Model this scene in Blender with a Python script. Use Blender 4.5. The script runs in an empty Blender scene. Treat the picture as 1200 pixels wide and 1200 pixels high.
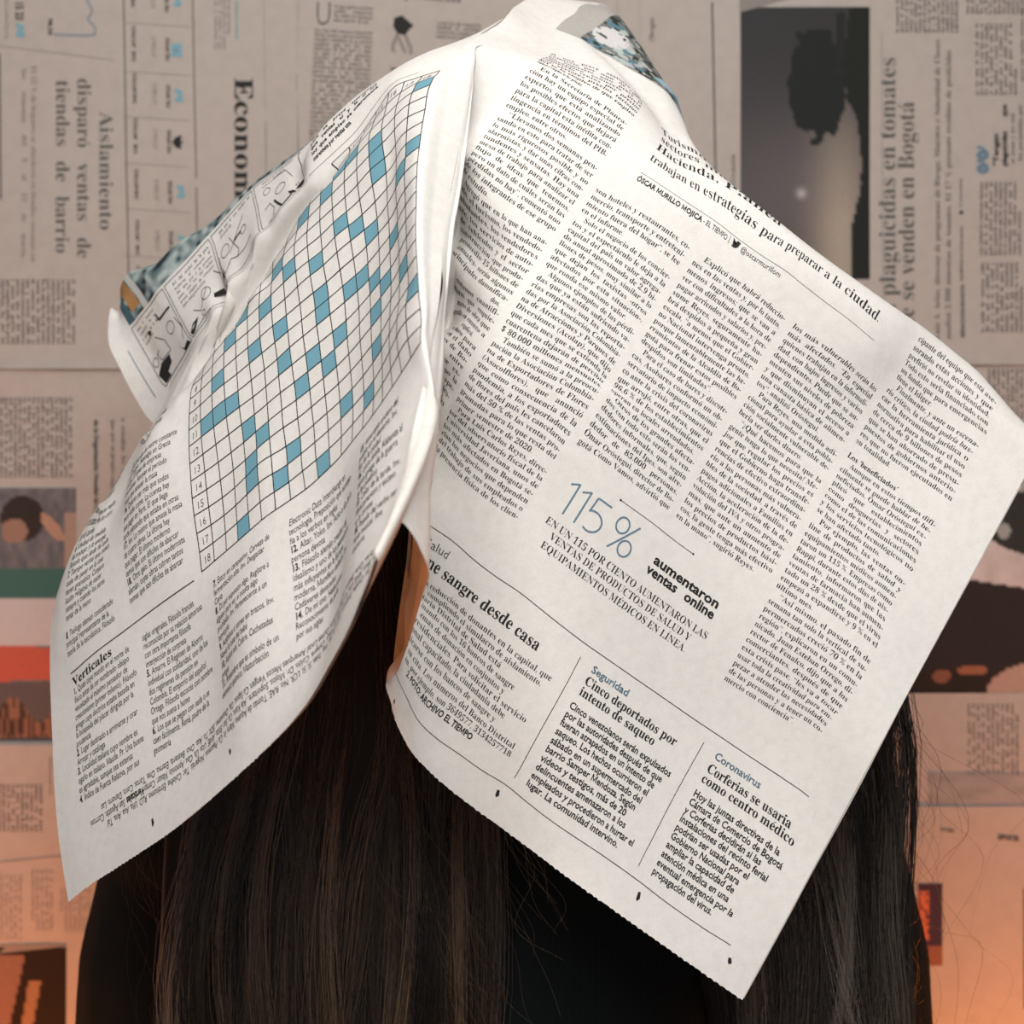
import bpy, bmesh, math, random
import numpy as np
from mathutils import Vector, Euler, Matrix
S = bpy.context.scene
C = S.collection
U = 0.000364            # metres per page unit
CZ = 1.5                # eye height of the camera
FOC = 1666.667
# ------------------------------------------------------------------ camera
cam_d = bpy.data.cameras.new('camera'); cam = bpy.data.objects.new('camera', cam_d); C.objects.link(cam)
cam.location = (0, 0, CZ); cam.rotation_euler = (math.pi / 2, 0, 0)
cam_d.lens = 50; cam_d.sensor_width = 36; cam_d.clip_start = 0.02
cam_d.dof.use_dof = True; cam_d.dof.focus_distance = 0.572; cam_d.dof.aperture_fstop = 10.5
S.camera = cam
# ------------------------------------------------------------------ world and lights
W = bpy.data.worlds.new('world'); S.world = W; W.use_nodes = True
W.node_tree.nodes['Background'].inputs[0].default_value = (0.75, 0.76, 0.85, 1)
W.node_tree.nodes['Background'].inputs[1].default_value = 0.06
def area(name, loc, target, size, power, col):
    d = bpy.data.lights.new(name, 'AREA'); d.shape = 'RECTANGLE'; d.size = size[0]; d.size_y = size[1]
    d.energy = power; d.color = col
    o = bpy.data.objects.new(name, d); C.objects.link(o); o.location = loc
    o.rotation_euler = (Vector(target) - Vector(loc)).to_track_quat('-Z', 'Y').to_euler()
    return o
area('wall_wash', (-0.15, 0.50, 2.30), (-0.08, 0.95, 1.70), (1.3, 0.1), 1.1, (1.0, 0.94, 0.90))
area('key_softbox', (0.03, -0.06, 2.0), (0.0, 0.6, 1.46), (0.6, 0.5), 7.9, (1.0, 0.965, 0.92))
area('orange_lamp', (0.0, 0.73, 0.80), (0.0, 1.05, 1.12), (0.95, 0.10), 19, (1.0, 0.235, 0.0))
area('warm_fill', (-0.75, -0.25, 1.25), (-0.1, 0.55, 1.45), (0.5, 0.5), 1.1, (1.0, 0.80, 0.68))  # added unseen lamp, stands in for warm bounced light on the left page
area('front_fill', (0.25, -0.9, 1.15), (0.0, 0.6, 1.42), (0.6, 0.6), 1.6, (1.0, 0.97, 0.95))  # added unseen fill lamp, lifts the lower part of the pages
S.view_settings.view_transform = 'Standard'; S.view_settings.look = 'None'
S.view_settings.exposure = 0.12; S.view_settings.gamma = 1.0; S.view_settings.use_curve_mapping = False
random.seed(7); rng = np.random.default_rng(7)
# ------------------------------------------------------------------ materials
def mat(name, col, rough=0.8, spec=0.2):
    m = bpy.data.materials.new(name); m.use_nodes = True
    b = m.node_tree.nodes['Principled BSDF']
    b.inputs['Base Color'].default_value = (*col, 1); b.inputs['Roughness'].default_value = rough
    b.inputs['Specular IOR Level'].default_value = spec
    return m
def paper_mat(name, a, b_, scale, trans=0.03, bump=0.15):
    m = mat(name, a, 0.85, 0.15); nt = m.node_tree; N = nt.nodes; Lk = nt.links
    pb = N['Principled BSDF']; out = N['Material Output']
    geo = N.new('ShaderNodeTexCoord')
    n1 = N.new('ShaderNodeTexNoise'); n1.inputs['Scale'].default_value = scale; n1.inputs['Detail'].default_value = 5
    n2 = N.new('ShaderNodeTexNoise'); n2.inputs['Scale'].default_value = scale * 5.5; n2.inputs['Detail'].default_value = 2
    Lk.new(geo.outputs['Object'], n1.inputs['Vector']); Lk.new(geo.outputs['Object'], n2.inputs['Vector'])
    mx = N.new('ShaderNodeMix'); mx.data_type = 'FLOAT'; mx.inputs[0].default_value = 0.45
    Lk.new(n1.outputs['Fac'], mx.inputs[2]); Lk.new(n2.outputs['Fac'], mx.inputs[3])
    cr = N.new('ShaderNodeValToRGB'); cr.color_ramp.elements[0].position = 0.30; cr.color_ramp.elements[1].position = 0.58
    cr.color_ramp.elements[0].color = (*b_, 1); cr.color_ramp.elements[1].color = (*a, 1)
    Lk.new(mx.outputs[0], cr.inputs['Fac']); Lk.new(cr.outputs['Color'], pb.inputs['Base Color'])
    bp = N.new('ShaderNodeBump'); bp.inputs['Strength'].default_value = bump; bp.inputs['Distance'].default_value = 0.0004
    Lk.new(n1.outputs['Fac'], bp.inputs['Height']); Lk.new(bp.outputs['Normal'], pb.inputs['Normal'])
    if trans:
        tr = N.new('ShaderNodeBsdfTranslucent'); Lk.new(cr.outputs['Color'], tr.inputs['Color'])
        ms = N.new('ShaderNodeMixShader'); ms.inputs[0].default_value = trans
        Lk.new(pb.outputs[0], ms.inputs[1]); Lk.new(tr.outputs[0], ms.inputs[2]); Lk.new(ms.outputs[0], out.inputs['Surface'])
    return m
def photo_mat(name):
    m = mat(name, (.5, .5, .5), 0.75, 0.2); nt = m.node_tree
    a = nt.nodes.new('ShaderNodeAttribute'); a.attribute_name = 'ink'
    n = nt.nodes.new('ShaderNodeTexNoise'); n.inputs['Scale'].default_value = 900
    tc = nt.nodes.new('ShaderNodeTexCoord'); nt.links.new(tc.outputs['Object'], n.inputs['Vector'])
    mx = nt.nodes.new('ShaderNodeMix'); mx.data_type = 'RGBA'; mx.blend_type = 'OVERLAY'; mx.inputs[0].default_value = 0.35
    nt.links.new(a.outputs['Color'], mx.inputs[6]); nt.links.new(n.outputs['Color'], mx.inputs[7])
    hs = nt.nodes.new('ShaderNodeHueSaturation'); hs.inputs['Saturation'].default_value = 0.9
    nt.links.new(mx.outputs[2], hs.inputs['Color']); nt.links.new(hs.outputs['Color'], nt.nodes['Principled BSDF'].inputs['Base Color'])
    return m
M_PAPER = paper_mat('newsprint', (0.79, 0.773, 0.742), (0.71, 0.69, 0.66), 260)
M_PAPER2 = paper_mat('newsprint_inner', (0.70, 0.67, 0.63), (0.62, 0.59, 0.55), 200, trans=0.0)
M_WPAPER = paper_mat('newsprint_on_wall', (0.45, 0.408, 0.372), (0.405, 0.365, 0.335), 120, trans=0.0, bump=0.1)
M_BLACK = mat('ink_black', (0.022, 0.022, 0.022), 0.7)
M_GREY = mat('ink_grey', (0.10, 0.095, 0.09), 0.7)
M_BLUE = mat('ink_blue', (0.17, 0.37, 0.46), 0.7)
M_SLATE = mat('ink_slate', (0.13, 0.21, 0.28), 0.7)
M_PHOTO = photo_mat('ink_photo')
M_FADE = mat('ink_faded', (0.25, 0.225, 0.21), 0.75)
MATS = [M_PAPER, M_BLACK, M_GREY, M_BLUE, M_SLATE, M_PHOTO, M_FADE]
BLACK, GREY, BLUE, SLATE, PHOTO, FADE = 1, 2, 3, 4, 5, 6
# ------------------------------------------------------------------ the draped sheet: control grids (units: page units)
# x, y, depth of every control point, in quarter page units, row by row from the top edge down
GRID_LEFT = [
[-2657,1524,8731,-2552,1589,8710,-2446,1654,8688,-2341,1717,8663,-2237,1781,8635,-2134,1843,8605,-2030,1905,8572,-1926,1963,8539,-1820,2019,8505,-1712,2072,8471,-1603,2123,8438,-1493,2173,8404,-1382,2222,8369,-1272,2271,8333,-1161,2320,8295,-1051,2368,8255,-941,2417,8213,-831,2465,8171,-721,2512,8128,-608,2558,8086,-494,2602,8044,-378,2645,8003,-260,2685,7962,-141,2722,7921,-20,2755,7881,102,2785,7842,226,2812,7805],
[-2619,1441,8653,-2525,1515,8623,-2430,1589,8594,-2332,1658,8564,-2232,1722,8534,-2128,1782,8504,-2022,1836,8475,-1914,1887,8445,-1805,1936,8416,-1696,1984,8385,-1587,2033,8353,-1479,2084,8319,-1372,2135,8283,-1266,2188,8244,-1161,2241,8203,-1055,2294,8161,-949,2345,8117,-842,2395,8073,-733,2444,8029,-622,2492,7986,-510,2538,7944,-396,2583,7902,-280,2626,7859,-163,2669,7817,-45,2711,7775,73,2750,7731,192,2790,7690],
[-2576,1357,8575,-2497,1442,8538,-2414,1524,8501,-2324,1599,8466,-2227,1665,8433,-2123,1720,8404,-2014,1768,8378,-1902,1810,8352,-1790,1852,8326,-1680,1896,8299,-1572,1943,8268,-1467,1994,8234,-1364,2049,8196,-1262,2105,8155,-1162,2162,8111,-1061,2219,8066,-959,2273,8020,-855,2325,7975,-748,2376,7930,-638,2425,7887,-527,2473,7844,-414,2520,7801,-301,2568,7757,-186,2616,7713,-71,2665,7669,43,2711,7622,159,2761,7576],
[-2524,1276,8500,-2464,1370,8453,-2396,1460,8408,-2315,1541,8368,-2221,1607,8333,-2116,1659,8304,-2004,1698,8280,-1889,1732,8258,-1776,1766,8236,-1665,1806,8210,-1558,1852,8181,-1456,1905,8146,-1358,1963,8107,-1262,2024,8063,-1167,2085,8018,-1071,2144,7970,-972,2201,7923,-870,2255,7877,-765,2306,7831,-657,2356,7787,-547,2406,7743,-436,2457,7700,-324,2508,7656,-211,2560,7611,-99,2614,7565,12,2664,7515,124,2719,7466],
[-2457,1200,8423,-2420,1300,8369,-2372,1396,8317,-2303,1481,8271,-2212,1548,8234,-2106,1594,8205,-1992,1626,8182,-1876,1651,8163,-1762,1679,8143,-1652,1716,8119,-1548,1763,8090,-1449,1818,8055,-1357,1880,8015,-1267,1945,7970,-1178,2010,7922,-1085,2071,7874,-989,2129,7825,-889,2184,7778,-785,2236,7732,-678,2287,7687,-569,2340,7643,-459,2393,7600,-349,2448,7555,-239,2503,7509,-129,2559,7462,-20,2611,7411,87,2664,7360],
[-2381,1133,8344,-2360,1236,8284,-2333,1332,8227,-2283,1420,8176,-2199,1486,8135,-2092,1525,8105,-1978,1549,8083,-1864,1571,8064,-1753,1598,8045,-1645,1632,8022,-1544,1677,7994,-1451,1736,7960,-1364,1802,7919,-1281,1871,7873,-1196,1938,7825,-1106,2000,7775,-1012,2058,7726,-912,2112,7678,-810,2164,7631,-703,2218,7587,-595,2273,7543,-485,2330,7499,-376,2388,7455,-266,2445,7408,-159,2501,7361,-51,2553,7308,54,2604,7255],
[-2310,1089,8257,-2284,1183,8195,-2277,1269,8135,-2253,1356,8080,-2180,1423,8036,-2071,1449,8004,-1960,1468,7980,-1856,1500,7961,-1752,1530,7941,-1647,1557,7919,-1549,1601,7892,-1462,1664,7858,-1383,1735,7817,-1305,1804,7772,-1223,1870,7724,-1134,1932,7674,-1040,1988,7624,-942,2039,7576,-840,2092,7529,-733,2150,7485,-624,2210,7442,-513,2270,7399,-403,2329,7354,-293,2387,7307,-185,2443,7260,-78,2495,7204,26,2545,7148],
[-2274,1101,8163,-2208,1135,8101,-2216,1208,8040,-2210,1295,7984,-2150,1359,7938,-2043,1374,7902,-1938,1392,7874,-1855,1450,7852,-1762,1489,7832,-1662,1502,7809,-1566,1542,7782,-1483,1613,7749,-1410,1684,7710,-1338,1744,7666,-1257,1807,7619,-1166,1871,7570,-1073,1924,7520,-979,1965,7471,-875,2022,7425,-765,2088,7381,-654,2153,7339,-542,2215,7296,-431,2275,7253,-320,2332,7207,-210,2387,7159,-104,2437,7101,1,2486,7041],
[-2264,1152,8065,-2186,1117,8006,-2184,1179,7946,-2153,1241,7889,-2099,1295,7840,-2021,1329,7799,-1932,1362,7768,-1857,1423,7742,-1773,1472,7719,-1677,1495,7695,-1585,1532,7668,-1506,1593,7636,-1436,1655,7598,-1366,1706,7556,-1284,1764,7510,-1194,1825,7462,-1103,1872,7413,-1011,1910,7364,-907,1968,7318,-796,2039,7274,-684,2106,7233,-571,2169,7192,-458,2227,7150,-347,2281,7105,-237,2333,7059,-133,2379,7001,-29,2420,6937],
[-2252,1131,7970,-2186,1099,7914,-2157,1142,7856,-2088,1180,7799,-2029,1225,7746,-1985,1277,7700,-1916,1328,7663,-1843,1390,7634,-1768,1450,7608,-1681,1493,7583,-1596,1536,7555,-1518,1585,7522,-1448,1641,7485,-1375,1693,7444,-1296,1742,7400,-1213,1788,7353,-1127,1830,7303,-1036,1872,7254,-933,1931,7208,-822,2003,7165,-709,2073,7125,-597,2134,7086,-485,2186,7046,-374,2234,7003,-268,2282,6959,-168,2324,6903,-68,2352,6838],
[-2238,1022,7882,-2155,1025,7830,-2091,1061,7774,-2029,1107,7715,-1968,1152,7658,-1920,1201,7605,-1855,1255,7563,-1782,1316,7531,-1712,1379,7504,-1644,1441,7476,-1573,1498,7446,-1505,1554,7413,-1439,1608,7375,-1369,1658,7334,-1297,1704,7291,-1220,1740,7244,-1147,1776,7194,-1071,1813,7144,-964,1880,7096,-841,1971,7054,-727,2053,7015,-622,2106,6977,-512,2150,6940,-400,2193,6901,-305,2238,6858,-207,2273,6805,-111,2290,6742],
[-2211,915,7810,-2106,933,7766,-2024,972,7713,-1969,1023,7651,-1909,1071,7588,-1857,1116,7529,-1793,1169,7482,-1719,1229,7446,-1651,1290,7415,-1584,1352,7385,-1519,1411,7353,-1459,1470,7316,-1397,1527,7276,-1338,1586,7233,-1274,1634,7188,-1204,1670,7141,-1140,1708,7090,-1079,1739,7038,-979,1818,6990,-861,1924,6945,-752,2014,6905,-652,2070,6867,-546,2115,6831,-441,2158,6794,-345,2199,6754,-241,2225,6706,-143,2236,6647],
[-2152,812,7755,-2047,836,7714,-1963,885,7661,-1911,937,7595,-1853,985,7526,-1800,1032,7461,-1740,1085,7407,-1671,1145,7366,-1608,1205,7332,-1543,1263,7300,-1483,1324,7264,-1424,1384,7226,-1364,1443,7184,-1306,1503,7138,-1243,1553,7091,-1175,1596,7042,-1110,1639,6990,-1044,1669,6937,-973,1761,6885,-884,1868,6839,-784,1955,6797,-680,2021,6758,-575,2076,6721,-473,2123,6684,-373,2159,6648,-260,2177,6608,-160,2188,6560],
[-2071,669,7715,-1983,734,7668,-1906,802,7611,-1854,852,7540,-1797,903,7465,-1745,951,7394,-1687,1005,7334,-1622,1063,7286,-1564,1123,7247,-1494,1176,7214,-1452,1243,7176,-1389,1303,7137,-1332,1364,7093,-1280,1426,7046,-1214,1477,6997,-1152,1526,6946,-1088,1572,6893,-1017,1609,6839,-976,1721,6785,-895,1819,6737,-793,1894,6695,-688,1968,6654,-583,2031,6614,-478,2082,6576,-374,2111,6541,-263,2129,6522,-165,2148,6496],
[-1984,534,7674,-1916,631,7618,-1849,716,7553,-1794,773,7479,-1738,825,7401,-1688,874,7326,-1635,928,7260,-1572,985,7207,-1524,1048,7163,-1436,1089,7128,-1427,1165,7089,-1352,1224,7051,-1299,1290,7007,-1259,1358,6959,-1185,1408,6910,-1129,1466,6858,-1067,1518,6804,-995,1561,6750,-959,1643,6697,-869,1729,6649,-766,1817,6605,-669,1907,6560,-565,1981,6515,-454,2028,6474,-344,2054,6438,-257,2082,6451,-168,2117,6460],
[-1906,413,7637,-1856,539,7572,-1797,640,7501,-1740,702,7423,-1685,755,7343,-1638,806,7265,-1588,860,7194,-1528,916,7135,-1488,981,7088,-1384,1012,7051,-1404,1097,7011,-1320,1154,6973,-1269,1224,6930,-1240,1299,6882,-1159,1348,6832,-1110,1409,6780,-1050,1459,6730,-987,1502,6679,-925,1554,6628,-819,1633,6578,-702,1728,6527,-619,1826,6477,-533,1924,6428,-422,1953,6383,-314,1975,6342,-253,2027,6387,-172,2079,6430],
[-2074,218,7751,-2025,310,7685,-1967,392,7614,-1903,462,7538,-1841,525,7460,-1783,587,7385,-1725,650,7316,-1661,705,7260,-1608,765,7216,-1520,808,7183,-1487,876,7148,-1413,937,7111,-1353,1004,7070,-1302,1072,7023,-1223,1148,6982,-1141,1255,6906,-1047,1361,6805,-952,1437,6696,-858,1492,6581,-781,1581,6507,-704,1672,6452,-621,1752,6396,-539,1825,6343,-443,1880,6294,-335,1909,6248,-258,1959,6320,-178,2018,6389],
[-2165,81,7756,-2116,150,7688,-2059,219,7618,-1990,295,7543,-1922,367,7466,-1856,437,7392,-1791,507,7325,-1723,567,7270,-1660,630,7226,-1577,686,7191,-1513,752,7153,-1442,819,7114,-1377,888,7070,-1315,956,7021,-1234,1058,6968,-1143,1189,6867,-1051,1318,6736,-961,1412,6604,-876,1465,6496,-794,1528,6436,-711,1602,6377,-634,1665,6318,-549,1724,6262,-461,1791,6209,-354,1825,6159,-269,1879,6249,-186,1941,6337],
[-2216,-5,7744,-2169,49,7675,-2112,110,7604,-2038,191,7529,-1965,270,7453,-1895,348,7378,-1824,424,7310,-1751,491,7252,-1680,560,7202,-1597,628,7158,-1517,699,7108,-1447,771,7061,-1380,843,7008,-1313,913,6949,-1231,1030,6859,-1141,1160,6717,-1034,1238,6548,-955,1314,6487,-873,1377,6425,-792,1437,6364,-708,1500,6304,-627,1565,6243,-542,1627,6184,-464,1692,6127,-361,1725,6073,-279,1792,6177,-194,1860,6280],
[-2239,-53,7710,-2192,-8,7641,-2135,49,7569,-2058,135,7491,-1982,219,7414,-1908,302,7337,-1835,383,7266,-1757,457,7199,-1682,531,7136,-1596,607,7076,-1510,684,7004,-1440,758,6942,-1372,831,6874,-1304,901,6799,-1201,1019,6596,-1113,1075,6537,-1039,1153,6477,-954,1217,6416,-865,1274,6356,-779,1333,6295,-694,1391,6234,-612,1462,6172,-523,1518,6110,-462,1588,6050,-369,1631,5990,-287,1703,6106,-203,1776,6220],
[-2243,-74,7651,-2195,-33,7581,-2138,21,7507,-2059,110,7426,-1982,198,7345,-1906,284,7266,-1831,368,7189,-1750,447,7108,-1672,525,7027,-1584,604,6941,-1493,681,6831,-1433,707,6687,-1355,790,6634,-1277,861,6579,-1194,928,6522,-1109,990,6464,-1024,1058,6406,-939,1116,6348,-848,1169,6289,-764,1236,6230,-674,1288,6168,-590,1353,6105,-513,1417,6040,-457,1494,5975,-374,1539,5910,-295,1611,6034,-212,1689,6156],
[-2233,-77,7565,-2185,-39,7493,-2128,15,7418,-2048,106,7332,-1970,195,7246,-1893,282,7162,-1817,367,7077,-1734,447,6975,-1650,525,6861,-1583,544,6719,-1505,583,6669,-1431,633,6616,-1350,707,6562,-1265,771,6507,-1180,826,6451,-1096,889,6396,-1005,950,6340,-919,1016,6283,-832,1069,6226,-743,1134,6167,-655,1188,6105,-571,1242,6040,-507,1313,5971,-456,1388,5902,-379,1439,5833,-301,1517,5961,-222,1598,6088],
[-2213,-69,7449,-2165,-32,7376,-2108,21,7297,-2027,112,7204,-1948,200,7110,-1870,287,7015,-1791,370,6913,-1735,352,6759,-1679,407,6705,-1595,448,6652,-1503,488,6599,-1422,542,6546,-1338,605,6492,-1249,666,6439,-1164,723,6385,-1077,783,6331,-986,842,6277,-894,901,6222,-806,957,6165,-718,1019,6106,-634,1076,6043,-559,1142,5975,-494,1201,5904,-446,1277,5831,-379,1341,5758,-307,1418,5887,-233,1501,6014],
[-2197,-112,7284,-2131,-21,7209,-2072,31,7123,-1996,18,6944,-1918,65,6883,-1851,122,6823,-1808,183,6761,-1754,246,6700,-1686,301,6641,-1593,343,6585,-1492,383,6532,-1407,439,6480,-1321,504,6428,-1230,556,6376,-1140,617,6324,-1051,675,6271,-967,739,6217,-877,799,6163,-790,856,6106,-698,918,6045,-620,971,5980,-549,1034,5910,-486,1108,5836,-438,1180,5761,-376,1238,5686,-312,1314,5809,-245,1394,5931],
[-2197,-202,7120,-2168,-176,7041,-2112,-144,6967,-2021,-99,6898,-1932,-50,6834,-1865,10,6769,-1816,75,6703,-1756,136,6639,-1678,190,6578,-1581,234,6522,-1478,278,6471,-1389,335,6420,-1300,394,6369,-1211,452,6318,-1119,509,6265,-1033,570,6213,-945,629,6159,-855,689,6104,-768,746,6046,-683,805,5984,-605,875,5916,-541,936,5844,-476,1001,5768,-429,1074,5691,-374,1135,5615,-317,1206,5727,-260,1279,5840],
[-2238,-332,7072,-2200,-306,6991,-2137,-270,6915,-2038,-216,6845,-1946,-161,6779,-1871,-100,6712,-1806,-35,6646,-1742,21,6581,-1661,75,6520,-1563,123,6465,-1460,168,6414,-1365,225,6364,-1274,283,6313,-1186,341,6261,-1101,400,6208,-1014,462,6155,-922,520,6102,-835,577,6046,-749,639,5986,-670,704,5922,-597,773,5852,-530,837,5778,-470,906,5700,-421,977,5622,-368,1035,5545,-319,1097,5646,-271,1162,5746],
[-2259,-468,7016,-2206,-431,6936,-2134,-389,6860,-2039,-331,6790,-1949,-274,6723,-1867,-214,6657,-1792,-155,6592,-1719,-96,6528,-1636,-40,6468,-1541,11,6413,-1441,61,6361,-1342,116,6311,-1249,173,6259,-1165,232,6205,-1085,296,6151,-997,357,6098,-904,411,6043,-816,473,5987,-730,534,5926,-653,599,5859,-585,666,5787,-525,727,5711,-469,802,5633,-412,872,5554,-358,933,5476,-317,989,5567,-276,1049,5656],
[-2257,-596,6957,-2192,-551,6879,-2115,-503,6805,-2027,-446,6735,-1938,-387,6670,-1851,-329,6605,-1768,-273,6541,-1690,-212,6478,-1606,-154,6418,-1514,-100,6363,-1417,-45,6310,-1318,9,6257,-1228,67,6203,-1150,130,6148,-1071,196,6093,-973,246,6039,-883,302,5984,-797,367,5927,-714,430,5864,-638,495,5796,-572,561,5722,-516,629,5645,-468,702,5566,-419,773,5487,-348,829,5409,-312,884,5491,-276,939,5572],
[-2241,-718,6896,-2172,-670,6822,-2095,-620,6750,-2006,-560,6682,-1916,-500,6617,-1826,-442,6554,-1737,-387,6492,-1656,-324,6431,-1573,-267,6371,-1483,-212,6314,-1388,-155,6258,-1294,-98,6203,-1209,-38,6146,-1132,24,6089,-1051,85,6033,-956,140,5979,-869,202,5924,-782,264,5866,-702,327,5803,-629,393,5733,-563,459,5658,-507,528,5579,-459,600,5500,-410,671,5422,-335,729,5345,-309,780,5420,-279,834,5494],
[-2219,-838,6835,-2141,-788,6764,-2060,-735,6695,-1976,-671,6628,-1889,-610,6565,-1798,-551,6503,-1707,-490,6443,-1621,-432,6383,-1538,-378,6323,-1454,-326,6264,-1362,-269,6206,-1274,-203,6147,-1192,-142,6087,-1113,-81,6028,-1032,-20,5972,-938,38,5918,-846,96,5864,-766,159,5806,-694,221,5741,-627,292,5670,-563,358,5593,-503,426,5515,-444,497,5437,-390,565,5360,-334,635,5284,-307,675,5352,-288,730,5419],
[-2195,-954,6774,-2108,-898,6706,-2023,-841,6639,-1944,-780,6574,-1859,-719,6511,-1768,-657,6452,-1674,-593,6392,-1586,-540,6333,-1501,-488,6273,-1418,-434,6213,-1336,-374,6151,-1259,-310,6089,-1184,-247,6026,-1109,-185,5966,-1028,-127,5910,-937,-75,5857,-840,-17,5803,-751,45,5745,-681,109,5679,-629,174,5606,-578,241,5529,-516,316,5452,-451,386,5375,-384,449,5299,-306,505,5226,-304,567,5286,-301,629,5347],
[-2170,-1066,6713,-2084,-1007,6647,-1999,-949,6582,-1916,-889,6518,-1830,-828,6457,-1739,-765,6398,-1646,-703,6340,-1555,-650,6281,-1468,-598,6221,-1385,-542,6159,-1308,-481,6095,-1239,-416,6030,-1173,-351,5965,-1102,-289,5904,-1018,-232,5847,-921,-180,5795,-821,-125,5742,-733,-64,5683,-669,1,5616,-624,70,5542,-579,140,5465,-518,211,5387,-447,276,5311,-366,333,5238,-282,385,5165,-305,461,5220,-316,530,5280],
[-2146,-1175,6653,-2061,-1116,6588,-1976,-1057,6524,-1891,-998,6462,-1802,-938,6402,-1711,-875,6343,-1618,-814,6285,-1528,-762,6226,-1439,-709,6166,-1355,-651,6103,-1280,-587,6037,-1216,-520,5970,-1159,-455,5904,-1092,-394,5841,-1005,-337,5785,-903,-285,5733,-802,-232,5680,-717,-171,5620,-660,-103,5552,-621,-32,5477,-579,40,5399,-516,108,5321,-439,169,5245,-355,224,5171,-287,285,5097,-314,361,5154,-332,434,5215],
[-2121,-1286,6595,-2038,-1226,6531,-1952,-1167,6468,-1865,-1109,6407,-1775,-1049,6347,-1684,-987,6288,-1592,-927,6230,-1502,-874,6170,-1414,-819,6109,-1330,-759,6045,-1254,-693,5978,-1193,-625,5910,-1141,-562,5842,-1077,-501,5779,-988,-445,5723,-886,-392,5671,-786,-337,5616,-706,-275,5555,-655,-205,5485,-621,-132,5409,-578,-60,5330,-514,6,5251,-436,66,5174,-359,125,5098,-312,195,5021,-332,267,5085,-348,340,5152],
[-2094,-1399,6539,-2012,-1338,6476,-1927,-1278,6414,-1837,-1221,6352,-1748,-1162,6292,-1658,-1101,6233,-1569,-1041,6173,-1481,-988,6112,-1394,-932,6050,-1311,-870,5985,-1238,-802,5917,-1177,-734,5849,-1124,-672,5781,-1057,-611,5718,-969,-554,5661,-870,-498,5607,-775,-440,5550,-701,-375,5487,-655,-303,5415,-622,-230,5338,-579,-158,5258,-515,-93,5178,-442,-31,5100,-378,32,5021,-343,107,4941,-354,176,5015,-364,248,5090],
[-2064,-1514,6486,-1982,-1451,6424,-1896,-1392,6362,-1808,-1335,6300,-1720,-1276,6239,-1633,-1216,6178,-1548,-1160,6116,-1462,-1104,6053,-1378,-1046,5989,-1298,-983,5923,-1227,-916,5856,-1165,-849,5787,-1105,-785,5720,-1033,-723,5657,-945,-661,5599,-852,-601,5542,-765,-538,5481,-700,-471,5415,-657,-398,5341,-622,-324,5263,-578,-254,5183,-520,-187,5102,-458,-123,5022,-406,-56,4941,-377,20,4859,-379,87,4945,-378,158,5030],
[-2029,-1632,6436,-1949,-1564,6374,-1863,-1505,6312,-1776,-1453,6249,-1692,-1390,6186,-1609,-1331,6123,-1526,-1280,6059,-1444,-1221,5994,-1364,-1161,5928,-1287,-1098,5861,-1216,-1031,5793,-1149,-966,5725,-1082,-898,5659,-1005,-833,5596,-920,-766,5535,-835,-698,5474,-761,-631,5409,-706,-562,5340,-665,-489,5265,-625,-417,5186,-580,-346,5106,-531,-280,5024,-484,-213,4943,-443,-142,4860,-414,-68,4776,-403,-1,4874,-390,71,4971],
[-1992,-1751,6386,-1911,-1683,6325,-1829,-1622,6262,-1746,-1565,6199,-1665,-1507,6135,-1585,-1451,6069,-1506,-1395,6002,-1428,-1337,5934,-1351,-1275,5866,-1276,-1211,5798,-1201,-1145,5730,-1126,-1078,5663,-1051,-1009,5598,-975,-938,5534,-900,-865,5471,-831,-791,5405,-771,-719,5336,-721,-648,5263,-676,-576,5186,-632,-506,5108,-590,-437,5027,-552,-368,4946,-519,-301,4862,-484,-228,4778,-453,-159,4694,-426,-89,4803,-398,-15,4912]]
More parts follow.
